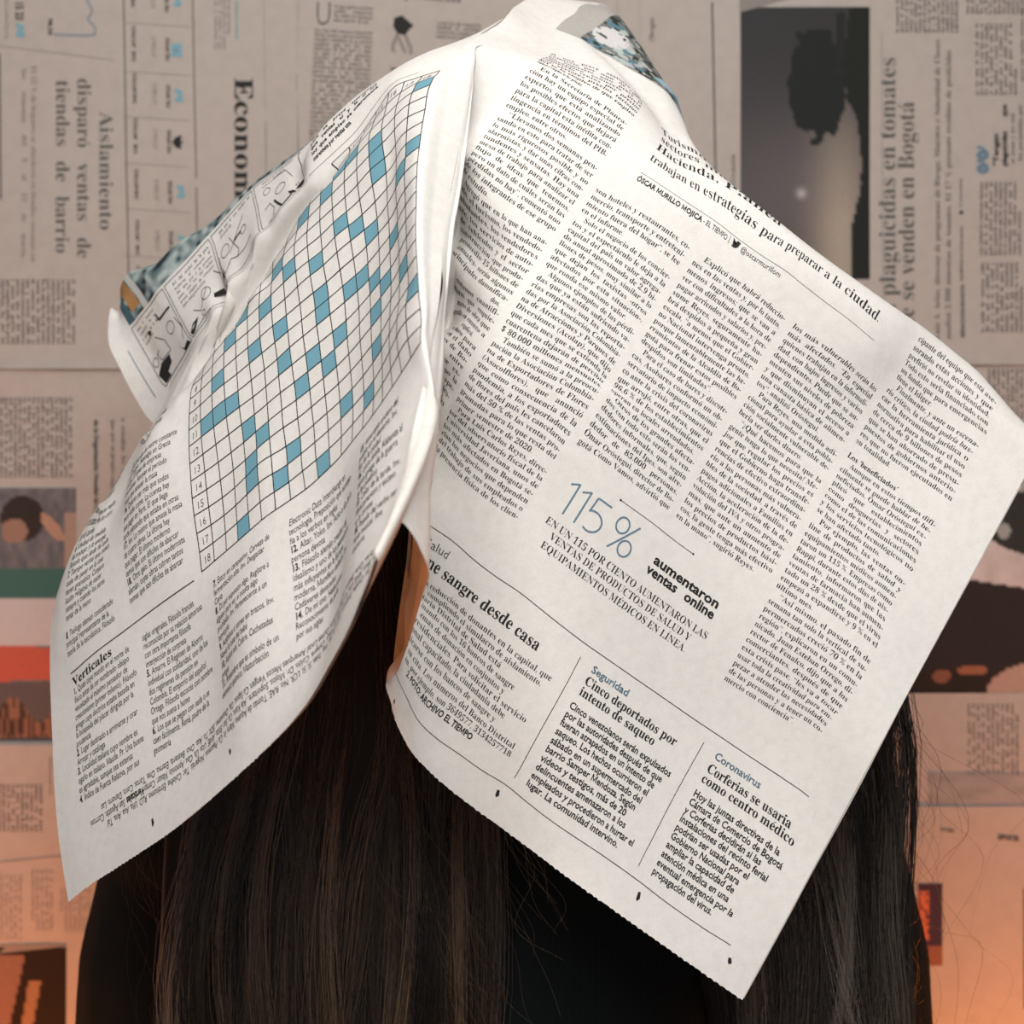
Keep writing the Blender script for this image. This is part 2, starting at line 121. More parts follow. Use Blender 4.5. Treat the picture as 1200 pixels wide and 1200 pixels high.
GRID_RIGHT = [
[226,2812,7805,269,2807,7795,312,2802,7785,355,2797,7776,418,2783,7762,481,2769,7748,567,2713,7723,592,2615,7704,588,2510,7692,640,2416,7686,714,2336,7688,787,2247,7697,861,2121,7710,839,1781,7578,638,1028,7082,551,510,6685,663,394,6664,757,321,6667,844,254,6675,943,183,6683,1058,101,6692,1180,16,6710,1270,-43,6742,1357,-99,6781,1448,-166,6811,1539,-239,6825,1629,-313,6824,1710,-402,6812,1812,-523,6790,1927,-632,6764],
[192,2792,7691,232,2781,7682,273,2771,7673,313,2761,7663,369,2741,7650,425,2722,7636,522,2691,7609,584,2617,7587,615,2517,7573,665,2418,7567,729,2324,7570,797,2223,7579,866,2105,7593,853,1793,7476,679,1093,7034,606,601,6678,719,485,6660,813,413,6663,899,346,6671,999,275,6679,1114,193,6688,1236,109,6706,1326,50,6738,1413,-6,6777,1504,-72,6807,1596,-144,6821,1686,-218,6820,1766,-308,6808,1869,-429,6786,1983,-538,6760],
[161,2771,7578,199,2756,7570,238,2741,7561,276,2726,7553,334,2708,7539,392,2690,7526,482,2660,7498,560,2604,7473,620,2517,7456,677,2418,7450,737,2314,7452,801,2205,7462,868,2094,7476,865,1806,7375,718,1156,6986,661,691,6672,775,577,6656,868,505,6659,955,438,6667,1054,368,6675,1169,286,6684,1291,202,6702,1382,143,6734,1469,88,6773,1561,22,6803,1652,-50,6817,1742,-124,6816,1823,-214,6804,1925,-335,6782,2039,-444,6756],
[127,2732,7468,164,2714,7460,201,2697,7453,238,2679,7445,291,2659,7432,344,2638,7419,435,2606,7390,515,2564,7363,587,2499,7344,659,2411,7336,726,2308,7338,793,2199,7346,862,2088,7360,872,1819,7274,755,1217,6938,716,782,6666,830,669,6652,924,596,6655,1011,530,6663,1110,460,6671,1225,378,6680,1347,294,6698,1438,236,6730,1525,182,6769,1617,116,6799,1709,44,6813,1799,-29,6812,1879,-119,6800,1981,-241,6778,2094,-350,6752],
[86,2664,7361,124,2648,7354,163,2632,7347,201,2616,7340,258,2592,7328,315,2568,7315,392,2532,7287,462,2492,7259,536,2441,7239,616,2383,7228,694,2296,7228,769,2195,7234,846,2083,7246,873,1830,7174,789,1276,6891,770,871,6660,886,760,6648,979,688,6651,1066,622,6659,1165,552,6667,1280,470,6676,1403,387,6694,1494,329,6726,1581,275,6765,1673,210,6795,1765,139,6809,1855,65,6808,1935,-25,6796,2036,-147,6774,2150,-257,6748],
[50,2600,7255,87,2584,7249,124,2567,7242,161,2550,7236,212,2525,7225,263,2501,7213,337,2461,7186,402,2419,7158,475,2365,7137,563,2315,7126,648,2258,7124,731,2180,7128,820,2074,7136,868,1836,7077,822,1332,6844,825,961,6653,941,852,6644,1035,780,6647,1122,714,6655,1221,643,6663,1336,562,6672,1458,479,6690,1549,422,6722,1637,368,6761,1729,304,6791,1821,233,6805,1911,159,6804,1991,69,6792,2092,-53,6770,2206,-163,6744],
[22,2544,7148,56,2524,7143,90,2504,7137,124,2483,7132,172,2455,7121,220,2428,7110,285,2393,7084,347,2356,7058,415,2302,7038,494,2258,7028,587,2205,7026,680,2148,7028,790,2052,7032,863,1835,6983,853,1386,6798,879,1051,6647,996,943,6640,1090,871,6643,1177,805,6651,1276,735,6659,1391,654,6668,1514,571,6686,1605,514,6718,1693,462,6757,1786,398,6787,1878,327,6801,1967,253,6800,2047,163,6788,2148,41,6766,2261,-70,6740],
[3,2493,7042,34,2468,7037,65,2442,7032,96,2417,7027,141,2387,7017,187,2356,7007,268,2319,6982,346,2288,6957,421,2233,6940,490,2170,6932,569,2109,6932,663,2063,6933,772,2000,6934,858,1823,6893,885,1436,6753,933,1140,6641,1052,1034,6636,1145,962,6639,1232,897,6647,1332,827,6655,1446,746,6664,1569,663,6682,1661,607,6714,1749,555,6753,1842,492,6783,1934,420,6797,2023,347,6796,2103,256,6784,2204,134,6762,2316,23,6736],
[-20,2427,6939,12,2401,6934,43,2375,6929,75,2349,6924,124,2316,6914,173,2284,6904,273,2241,6880,372,2208,6857,465,2157,6842,537,2083,6838,602,2014,6839,674,1960,6840,763,1915,6839,854,1788,6807,916,1481,6710,988,1229,6635,1107,1126,6632,1200,1054,6635,1287,988,6643,1387,918,6651,1502,838,6660,1624,755,6678,1716,700,6710,1805,648,6749,1898,585,6779,1990,514,6793,2079,441,6792,2159,350,6780,2259,228,6758,2372,116,6732],
[-62,2347,6840,-23,2324,6835,15,2301,6829,54,2278,6824,115,2244,6814,177,2210,6805,281,2164,6781,388,2126,6758,498,2073,6744,577,2000,6742,638,1928,6744,697,1868,6747,770,1825,6744,859,1738,6721,948,1518,6666,1042,1317,6629,1162,1217,6628,1256,1145,6631,1343,1079,6639,1442,1010,6647,1557,929,6656,1679,847,6674,1772,792,6706,1861,741,6745,1954,678,6775,2046,608,6789,2135,534,6788,2215,444,6776,2315,321,6754,2427,209,6728],
[-118,2282,6743,-71,2261,6738,-24,2240,6733,23,2220,6727,92,2186,6718,161,2153,6708,271,2102,6683,381,2054,6658,496,1996,6643,586,1926,6644,654,1852,6649,713,1784,6653,778,1737,6649,865,1683,6634,974,1543,6616,1087,1393,6611,1209,1295,6612,1302,1223,6615,1389,1158,6623,1488,1089,6631,1603,1009,6640,1725,927,6658,1818,872,6690,1907,822,6729,2000,760,6759,2092,690,6773,2181,616,6772,2260,526,6760,2360,403,6738,2472,291,6712],
[-156,2238,6649,-108,2217,6643,-60,2197,6638,-12,2176,6632,55,2144,6622,121,2113,6611,239,2055,6587,351,1997,6565,461,1935,6551,555,1862,6551,636,1785,6555,706,1713,6558,774,1660,6555,860,1621,6544,977,1535,6540,1102,1421,6546,1224,1326,6548,1316,1255,6551,1402,1191,6559,1500,1122,6567,1614,1043,6576,1735,962,6594,1827,908,6626,1916,858,6665,2008,797,6695,2099,728,6709,2188,655,6708,2266,565,6696,2365,444,6674,2475,333,6648],
[-163,2196,6573,-119,2173,6565,-76,2149,6558,-32,2126,6550,32,2093,6538,95,2060,6526,199,2002,6503,300,1931,6485,400,1865,6473,501,1791,6473,594,1716,6473,678,1644,6472,757,1586,6469,847,1545,6460,962,1488,6451,1088,1403,6450,1208,1310,6452,1299,1240,6455,1384,1177,6463,1480,1109,6471,1593,1031,6480,1712,951,6498,1803,898,6530,1890,849,6569,1981,789,6599,2071,721,6613,2158,649,6612,2235,561,6600,2333,441,6578,2441,331,6552],
[-167,2120,6458,-162,2116,6457,-158,2113,6461,-153,2112,6468,-6,1990,6479,36,1965,6469,138,1902,6445,241,1834,6429,345,1765,6418,448,1698,6413,545,1632,6407,640,1567,6402,733,1503,6399,830,1443,6398,931,1382,6396,1032,1310,6395,1151,1223,6396,1251,1170,6399,1337,1110,6407,1431,1039,6415,1538,955,6424,1648,861,6442,1736,806,6474,1812,741,6513,1901,679,6543,1993,615,6557,2082,549,6556,2168,476,6544,2281,384,6522,2404,283,6496],
[-175,2046,6408,-170,2040,6408,-165,2035,6413,-160,2032,6423,-72,1877,6439,-29,1854,6429,76,1796,6404,180,1732,6388,282,1664,6380,382,1595,6373,482,1533,6365,585,1476,6356,689,1408,6354,796,1339,6361,905,1267,6369,999,1195,6376,1103,1124,6384,1213,1051,6391,1297,985,6401,1392,915,6411,1502,840,6422,1620,753,6442,1695,697,6474,1759,641,6510,1841,573,6538,1936,504,6551,2037,436,6549,2140,362,6534,2243,273,6512,2347,176,6485],
[-184,1956,6347,-179,1948,6348,-173,1942,6354,-168,1937,6367,-134,1772,6394,-91,1750,6385,15,1697,6362,118,1635,6348,219,1565,6344,317,1492,6345,416,1422,6342,521,1368,6336,624,1306,6336,725,1240,6344,821,1169,6355,925,1097,6365,1027,1030,6376,1124,962,6388,1208,895,6401,1310,821,6412,1422,749,6426,1525,676,6446,1609,611,6475,1687,549,6508,1776,473,6533,1872,401,6544,1969,335,6540,2063,274,6525,2175,179,6503,2289,76,6477],
[-194,1868,6285,-187,1858,6287,-181,1850,6296,-176,1844,6310,-193,1682,6343,-150,1659,6335,-44,1602,6313,57,1536,6303,155,1466,6306,253,1395,6316,352,1327,6321,456,1266,6317,558,1203,6319,656,1136,6329,751,1064,6342,852,998,6356,952,932,6369,1048,864,6383,1141,796,6398,1241,726,6413,1345,656,6428,1442,585,6449,1533,515,6475,1623,446,6502,1715,372,6522,1813,299,6531,1914,229,6526,2016,159,6512,2121,71,6491,2230,-28,6467],
[-205,1761,6210,-198,1750,6212,-191,1742,6222,-184,1736,6239,-237,1604,6287,-199,1576,6285,-104,1506,6278,-8,1435,6275,90,1366,6274,189,1298,6279,289,1231,6285,392,1168,6288,492,1103,6297,590,1035,6311,685,964,6327,784,897,6343,883,831,6358,982,765,6374,1080,697,6390,1178,628,6406,1275,558,6424,1370,487,6445,1465,416,6467,1560,345,6488,1656,272,6503,1755,200,6509,1858,129,6505,1962,53,6492,2065,-35,6473,2169,-131,6452],
[-216,1654,6131,-208,1644,6135,-200,1635,6146,-193,1629,6166,-255,1562,6391,-230,1520,6368,-169,1417,6311,-72,1331,6280,24,1263,6255,128,1199,6246,229,1134,6246,330,1071,6252,429,1005,6267,526,936,6285,620,865,6305,718,798,6324,818,731,6341,919,665,6357,1021,599,6375,1117,530,6393,1210,459,6412,1305,389,6432,1401,318,6450,1497,245,6466,1594,174,6477,1693,104,6481,1794,36,6477,1895,-35,6467,2000,-131,6451,2107,-234,6432],
[-229,1534,6040,-220,1523,6044,-211,1515,6057,-202,1508,6079,-269,1427,6463,-243,1392,6439,-178,1307,6378,-94,1226,6328,-18,1158,6269,70,1097,6223,169,1037,6207,270,974,6211,368,908,6232,464,840,6254,561,773,6277,655,701,6298,754,633,6318,856,566,6337,958,501,6356,1053,430,6376,1146,360,6395,1242,291,6412,1340,223,6426,1438,151,6437,1534,78,6445,1631,8,6447,1728,-59,6445,1824,-119,6437,1931,-220,6424,2043,-336,6408],
[-241,1417,5948,-231,1406,5954,-221,1396,5969,-211,1389,5993,-234,1373,6320,-250,1281,6520,-196,1210,6441,-131,1128,6372,-68,1061,6291,5,1002,6217,102,941,6181,206,879,6176,307,814,6198,403,743,6221,496,671,6244,592,602,6268,691,534,6291,791,467,6314,889,399,6336,984,330,6357,1081,261,6376,1179,193,6390,1279,127,6400,1379,62,6407,1475,-16,6410,1573,-88,6411,1673,-159,6410,1775,-233,6404,1878,-328,6394,1981,-434,6381],
[-256,1307,5862,-244,1295,5868,-233,1286,5884,-223,1278,5911,-266,1277,6310,-317,1203,6541,-263,1127,6461,-200,1040,6391,-135,976,6301,-60,911,6221,34,845,6172,138,782,6154,244,720,6168,345,652,6188,432,568,6211,532,503,6235,631,436,6262,727,368,6288,823,299,6314,919,229,6338,1017,160,6357,1118,92,6369,1219,24,6376,1317,-46,6378,1417,-115,6377,1517,-185,6376,1614,-254,6373,1711,-327,6369,1811,-426,6362,1915,-537,6352],
[-272,1200,5776,-259,1188,5783,-247,1178,5801,-235,1170,5830,-262,1156,6186,-258,1111,6421,-262,985,6536,-220,935,6431,-170,879,6330,-117,815,6234,-31,743,6177,72,683,6146,180,624,6150,292,568,6164,398,502,6182,480,413,6205,572,340,6233,666,270,6263,761,200,6292,856,129,6318,955,59,6338,1056,-9,6350,1157,-78,6355,1255,-152,6354,1359,-217,6349,1461,-284,6343,1556,-352,6338,1645,-417,6334,1746,-519,6328,1851,-635,6321],
[-278,1092,5687,-266,1079,5696,-254,1068,5716,-242,1059,5747,-281,1051,6158,-290,1009,6431,-298,864,6572,-271,836,6452,-239,805,6332,-180,733,6241,-93,650,6187,8,585,6153,114,523,6148,224,465,6154,326,397,6165,417,315,6184,514,242,6209,609,171,6239,703,101,6270,796,27,6298,894,-42,6320,994,-111,6334,1096,-179,6338,1199,-247,6335,1303,-317,6327,1406,-386,6317,1507,-458,6308,1603,-534,6301,1695,-628,6294,1787,-733,6288],
[-278,987,5603,-268,973,5613,-258,961,5636,-249,952,5670,-292,947,6022,-307,922,6291,-316,874,6425,-362,794,6423,-304,728,6340,-235,650,6265,-157,565,6209,-58,490,6175,48,424,6164,154,358,6161,248,279,6164,353,212,6176,455,141,6196,552,70,6222,647,1,6252,739,-74,6280,836,-144,6304,935,-213,6319,1037,-281,6326,1140,-349,6324,1244,-419,6314,1348,-489,6301,1451,-562,6287,1550,-641,6275,1640,-732,6264,1721,-833,6254],
[-269,887,5532,-264,872,5544,-260,859,5569,-256,848,5607,-291,835,5931,-300,808,6200,-303,763,6374,-301,703,6437,-322,630,6399,-274,557,6318,-217,471,6246,-119,397,6210,-15,326,6191,89,257,6179,191,184,6174,293,111,6179,394,39,6192,493,-33,6213,590,-104,6239,684,-176,6266,780,-247,6290,878,-316,6308,979,-385,6318,1081,-453,6319,1184,-522,6312,1287,-591,6298,1389,-664,6280,1488,-743,6261,1579,-833,6242,1659,-930,6224],
[-279,789,5462,-272,774,5475,-266,760,5503,-261,747,5543,-293,726,5841,-299,694,6101,-301,651,6295,-299,595,6404,-292,530,6429,-334,459,6373,-261,388,6308,-173,303,6255,-76,227,6222,28,157,6201,133,88,6189,232,12,6187,332,-62,6194,432,-135,6210,530,-207,6232,626,-279,6256,723,-350,6280,821,-420,6299,921,-489,6312,1022,-558,6318,1124,-624,6315,1225,-691,6305,1325,-760,6287,1422,-838,6263,1512,-930,6235,1597,-1033,6206],
[-290,701,5396,-279,686,5412,-269,671,5441,-261,655,5485,-298,630,5790,-309,596,6059,-317,550,6264,-321,494,6388,-321,430,6431,-363,364,6427,-300,291,6353,-226,204,6291,-136,126,6249,-35,52,6221,66,-10,6203,169,-86,6195,271,-162,6197,370,-236,6209,468,-310,6228,566,-382,6251,664,-453,6274,763,-524,6294,864,-594,6309,965,-664,6318,1064,-728,6321,1163,-791,6315,1261,-854,6300,1355,-917,6275,1448,-1016,6242,1545,-1129,6206],
[-303,615,5334,-287,599,5352,-273,581,5384,-262,561,5430,-305,532,5738,-325,493,6012,-341,444,6223,-354,386,6358,-362,322,6415,-422,250,6444,-359,184,6372,-282,104,6313,-190,26,6268,-91,-51,6236,9,-116,6213,113,-188,6199,213,-264,6197,311,-340,6207,407,-413,6224,504,-484,6246,603,-555,6269,703,-626,6290,804,-696,6306,905,-766,6318,1005,-832,6324,1103,-896,6323,1202,-959,6311,1301,-1020,6289,1402,-1114,6256,1499,-1223,6218],
[-315,535,5282,-295,518,5301,-279,497,5335,-266,471,5385,-305,433,5647,-321,389,5886,-335,337,6084,-346,278,6229,-354,214,6315,-359,147,6348,-428,79,6358,-352,11,6309,-239,-72,6278,-140,-155,6247,-42,-226,6220,62,-294,6201,159,-370,6195,253,-445,6200,347,-517,6217,443,-587,6239,542,-657,6262,642,-727,6284,743,-798,6301,844,-868,6314,946,-935,6322,1044,-1003,6323,1144,-1067,6315,1243,-1130,6296,1341,-1206,6267,1447,-1328,6232],
[-326,456,5230,-304,438,5250,-285,413,5287,-271,382,5340,-293,340,5600,-316,290,5839,-337,234,6039,-356,172,6188,-372,106,6281,-385,37,6323,-436,-40,6348,-406,-101,6308,-290,-178,6288,-195,-259,6258,-99,-332,6228,4,-401,6204,99,-477,6191,194,-551,6192,288,-622,6204,385,-690,6225,482,-759,6250,581,-829,6273,682,-900,6292,784,-972,6306,886,-1042,6314,987,-1109,6315,1087,-1176,6308,1185,-1241,6292,1290,-1313,6268,1399,-1421,6238],
[-343,376,5175,-315,356,5198,-293,328,5237,-275,292,5292,-299,243,5555,-324,188,5798,-347,126,6003,-368,58,6160,-386,-12,6264,-402,-85,6319,-447,-180,6382,-427,-230,6335,-355,-292,6306,-256,-359,6273,-163,-434,6240,-62,-507,6211,36,-585,6191,134,-656,6184,234,-723,6190,331,-792,6207,427,-861,6230,524,-931,6255,623,-1002,6276,724,-1073,6292,826,-1145,6301,929,-1215,6302,1032,-1284,6295,1134,-1354,6279,1236,-1431,6256,1338,-1528,6230],
[-356,297,5121,-327,276,5146,-303,245,5187,-284,204,5246,-309,153,5513,-333,96,5760,-357,33,5973,-378,-34,6139,-397,-105,6255,-413,-176,6325,-465,-265,6443,-440,-319,6375,-383,-387,6320,-292,-459,6283,-211,-536,6253,-119,-611,6223,-26,-688,6197,73,-758,6181,176,-825,6178,278,-894,6187,375,-962,6206,470,-1032,6230,566,-1103,6253,665,-1174,6272,766,-1246,6282,870,-1318,6284,974,-1389,6277,1077,-1460,6261,1181,-1538,6239,1281,-1622,6212],
[-367,224,5073,-337,196,5099,-313,156,5143,-296,105,5205,-315,52,5431,-334,-5,5645,-352,-66,5834,-369,-131,5991,-383,-198,6111,-396,-266,6195,-407,-333,6245,-473,-398,6321,-424,-468,6286,-342,-556,6272,-254,-635,6256,-170,-713,6233,-82,-790,6207,13,-863,6185,116,-931,6172,222,-996,6172,323,-1064,6183,418,-1133,6202,512,-1203,6224,608,-1274,6244,707,-1346,6258,809,-1419,6262,913,-1490,6257,1017,-1562,6243,1120,-1638,6221,1221,-1723,6194],
[-379,151,5025,-344,116,5053,-317,69,5099,-296,7,5164,-318,-49,5382,-340,-109,5588,-362,-172,5771,-382,-239,5923,-400,-306,6041,-416,-374,6124,-431,-442,6176,-470,-504,6237,-456,-575,6223,-395,-667,6236,-315,-745,6241,-225,-818,6233,-136,-893,6215,-42,-967,6194,59,-1036,6176,164,-1100,6166,267,-1166,6166,366,-1234,6176,459,-1302,6193,553,-1373,6212,649,-1445,6227,748,-1518,6235,849,-1589,6233,953,-1659,6223,1060,-1736,6204,1165,-1818,6180],
[-389,98,4989,-350,57,5019,-318,1,5067,-294,-70,5135,-318,-129,5342,-343,-192,5537,-366,-259,5710,-389,-327,5855,-410,-396,5967,-429,-465,6047,-447,-533,6098,-463,-600,6142,-479,-667,6145,-436,-754,6179,-381,-846,6204,-291,-921,6217,-196,-993,6216,-95,-1066,6204,10,-1129,6186,106,-1199,6169,205,-1268,6157,308,-1335,6154,405,-1402,6162,498,-1470,6176,591,-1540,6190,687,-1616,6200,786,-1687,6203,887,-1754,6198,993,-1824,6186,1107,-1916,6167],
[-396,45,4954,-354,0,4984,-321,-61,5035,-295,-141,5106,-320,-202,5300,-346,-266,5483,-371,-333,5646,-396,-401,5782,-419,-470,5888,-440,-538,5963,-459,-605,6011,-521,-663,6018,-495,-736,6056,-462,-828,6104,-418,-934,6148,-347,-1019,6183,-251,-1089,6205,-151,-1161,6210,-49,-1221,6199,49,-1297,6178,146,-1369,6156,247,-1437,6139,348,-1503,6134,443,-1570,6139,536,-1639,6149,631,-1714,6159,729,-1786,6165,826,-1853,6166,934,-1918,6161,1053,-2006,6151],
[-398,-15,4912,-355,-64,4945,-321,-131,4998,-295,-219,5072,-322,-280,5253,-348,-343,5424,-375,-409,5577,-400,-475,5704,-425,-542,5803,-452,-607,5873,-481,-672,5918,-524,-715,5915,-508,-796,5962,-487,-899,6020,-430,-1023,6080,-368,-1107,6138,-293,-1187,6186,-203,-1264,6211,-102,-1338,6211,-1,-1407,6190,97,-1473,6159,192,-1538,6128,287,-1603,6108,383,-1669,6101,480,-1739,6106,579,-1811,6114,680,-1884,6122,782,-1957,6128,887,-2030,6130,993,-2103,6128]]

NV = 38
GL = np.array(GRID_LEFT, float).reshape(NV, 27, 3) / 4; GR = np.array(GRID_RIGHT, float).reshape(NV, 30, 3) / 4
UL = np.linspace(-796, 0, 27); _ur = np.linspace(0, 796, 27); UR = np.array([0, 10, 20, _ur[1], (_ur[1] + _ur[2]) / 2] + list(_ur[2:]))
VT, VB = -380.0, 743.0; VS = np.linspace(VT, VB, NV)
def _cr(t):
    return np.stack([-.5 * t + t * t - .5 * t ** 3, 1 - 2.5 * t * t + 1.5 * t ** 3, .5 * t + 2 * t * t - 1.5 * t ** 3, -.5 * t * t + .5 * t ** 3], -1)
def _pad(G):
    G = np.concatenate([2 * G[:1] - G[1:2], G, 2 * G[-1:] - G[-2:-1]], 0)
    return np.concatenate([2 * G[:, :1] - G[:, 1:2], G, 2 * G[:, -1:] - G[:, -2:-1]], 1)
PG = {'L': (_pad(GL), UL), 'R': (_pad(GR), UR)}
def pos(side, u, v):
    """point of the left or right page at page coordinates u (from the spine) and v (down)"""
    G, us = PG[side]; u = np.asarray(u, float); v = np.asarray(v, float)
    a = np.interp(u, us, np.arange(len(us))) + np.where(u > us[-1], (u - us[-1]) / (us[-1] - us[-2]), 0) + np.where(u < us[0], (u - us[0]) / (us[1] - us[0]), 0)
    b = (v - VS[0]) / (VS[1] - VS[0])
    i = np.clip(np.floor(a).astype(int), 0, len(us) - 2); j = np.clip(np.floor(b).astype(int), 0, NV - 2)
    wa = _cr(a - i); wb = _cr(b - j); o = 0
    for m in range(4):
        for n in range(4):
            o = o + (wb[..., m] * wa[..., n])[..., None] * G[j + m, i + n]
    return o
def world(p): return np.stack([p[..., 0] * U, p[..., 2] * U, p[..., 1] * U + CZ], -1)
def surf(side, u, v, off=0.0):
    p = world(pos(side, u, v))
    du = world(pos(side, u + 1.0, v)) - world(pos(side, u - 1.0, v)); dv = world(pos(side, u, v + 1.0)) - world(pos(side, u, v - 1.0))
    n = np.cross(dv, du); L = np.linalg.norm(n, axis=-1, keepdims=True) + 1e-12
    return p + n / L * off
# ------------------------------------------------------------------ object helpers
def tag(o, label=None, cat=None, group=None, kind=None):
    if label: o['label'] = label
    if cat: o['category'] = cat
    if group: o['group'] = group
    if kind: o['kind'] = kind
    return o
def empty(name, loc, **k):
    o = bpy.data.objects.new(name, None); o.location = loc; o.empty_display_size = 0.05; C.objects.link(o); return tag(o, **k)
def mesh_obj(name, verts, faces, mats, midx=None, parent=None, smooth=False, ink=None):
    me = bpy.data.meshes.new(name); me.from_pydata([tuple(v) for v in np.asarray(verts, float)], [], faces)
    for m in (mats if isinstance(mats, list) else [mats]): me.materials.append(m)
    if midx is not None: me.polygons.foreach_set('material_index', np.asarray(midx, np.int32))
    if smooth: me.polygons.foreach_set('use_smooth', np.ones(len(me.polygons), bool))
    if ink is not None:
        a = me.attributes.new('ink', 'FLOAT_COLOR', 'POINT'); a.data.foreach_set('color', np.asarray(ink, np.float32).ravel())
    me.update()
    o = bpy.data.objects.new(name, me); C.objects.link(o)
    if parent is not None:
        o.parent = parent; o.matrix_parent_inverse = Matrix.Translation(-Vector(parent.location))
    return o
# ------------------------------------------------------------------ glyphs (outlines taken from Blender's own text object)
_font_c = bpy.data.curves.new('glyph_tmp', 'FONT'); _font_o = bpy.data.objects.new('glyph_tmp', _font_c); C.objects.link(_font_o)
STY = {'serif': (True, -0.007), 'serifl': (True, -0.009), 'serifb': (True, 0.004), 'sans': (False, 0.0), 'sansm': (False, 0.010), 'sansb': (False, 0.016), 'sansl': (False, -0.012)}
def _mb(ch):
    if 'A' <= ch <= 'Z': return chr(0x1D400 + ord(ch) - 65)
    if 'a' <= ch <= 'z': return chr(0x1D41A + ord(ch) - 97)
    if '0' <= ch <= '9': return chr(0x1D7CE + ord(ch) - 48)
    return ch
def _raw(txt, off, res):
    _font_c.body = txt; _font_c.offset = off; _font_c.resolution_u = res; _font_c.size = 1.0
    bpy.context.view_layer.update()
    dg = bpy.context.evaluated_depsgraph_get(); ev = _font_o.evaluated_get(dg); me = ev.to_mesh()
    if len(me.vertices) == 0: ev.to_mesh_clear(); return np.zeros((0, 2)), np.zeros((0, 3), int)
    v = np.empty(len(me.vertices) * 3); me.vertices.foreach_get('co', v); v = v.reshape(-1, 3)[:, :2]
    me.calc_loop_triangles(); t = np.empty(len(me.loop_triangles) * 3, np.int32); me.loop_triangles.foreach_get('vertices', t)
    ev.to_mesh_clear(); return v.copy(), t.reshape(-1, 3).copy()
ACC = {'á': 'a', 'é': 'e', 'í': 'i', 'ó': 'o', 'ú': 'u', 'ñ': 'n', 'Ó': 'O', 'Í': 'I', 'É': 'E', 'Á': 'A', 'ü': 'u'}
_gc = {}
def glyph(ch, sty, res=2):
    k = (ch, sty, res)
    if k in _gc: return _gc[k]
    ser, off = STY[sty]
    if ch == ' ': r = (np.zeros((0, 2)), np.zeros((0, 3), int), 0.27)
    else:
        base = ch
        if ser: base = _mb(ACC.get(ch, ch))
        v, t = _raw(base, off, res)
        h = _mb('n') if ser else 'n'
        kk = ('adv', sty)
        if kk not in _gc:
            a, _ = _raw(h + h, off, res); _gc[kk] = a[:, 0].max() if len(a) else 1.0
        a, _ = _raw(h + base + h, off, res); adv = (a[:, 0].max() - _gc[kk]) if len(a) else 0.5
        if ser and ch in ACC and len(v):
            cx = (v[:, 0].min() + v[:, 0].max()) / 2; top = v[:, 1].max() if ch in 'ÓÍÉÁ' else 0.46
            if ch == 'ñ': q = [(-.13, .09), (-.05, .15), (.05, .11), (.13, .17), (.13, .12), (.05, .06), (-.05, .10), (-.13, .04)]
            else: q = [(-.05, .07), (.08, .21), (.15, .20), (.0, .07)]
            q = np.array(q) + (cx, top); n0 = len(v); v = np.concatenate([v, q])
            if ch == 'ñ': t = np.concatenate([t, n0 + np.array([(0, 1, 6), (0, 6, 7), (1, 2, 5), (1, 5, 6), (2, 3, 4), (2, 4, 5)])])
            else: t = np.concatenate([t, n0 + np.array([(0, 1, 2), (0, 2, 3)])])
        if sty in ('sansm', 'sansb') and len(v) and ch != 'M':   # heavier strokes: the outline struck again, slightly shifted
            w_ = 0.011 if sty == 'sansm' else 0.016; n0 = len(v); sh = [(-w_, 0), (w_, 0), (0, w_), (0, -w_)]
            t = np.concatenate([t + n0 * q for q in range(4)]); v = np.concatenate([v + np.array(q) for q in sh])
        if ch == 'M' and not ser:      # the built-in capital M fills in when it is small: drawn from four strokes
            w_ = {'sansl': .055, 'sans': .075, 'sansm': .10, 'sansb': .125}[sty]; H_ = .70; Wd = .70
            q = [[(.06, 0), (.06 + w_, 0), (.06 + w_, H_), (.06, H_)], [(.06 + Wd - w_, 0), (.06 + Wd, 0), (.06 + Wd, H_), (.06 + Wd - w_, H_)],
                 [(.06, H_), (.06 + w_ * 1.15, H_), (.06 + Wd / 2 + w_ * .55, .08), (.06 + Wd / 2 - w_ * .55, .08)], [(.06 + Wd - w_ * 1.15, H_), (.06 + Wd, H_), (.06 + Wd / 2 + w_ * .55, .08), (.06 + Wd / 2 - w_ * .55, .08)]]
            v = np.array([p for a_ in q for p in a_], float); t = np.array([(4 * a_ + b_, 4 * a_ + c_, 4 * a_ + d_) for a_ in range(4) for b_, c_, d_ in ((0, 1, 2), (0, 2, 3))]); adv = Wd + .13
        r = (v, t, adv)
    _gc[k] = r; return r
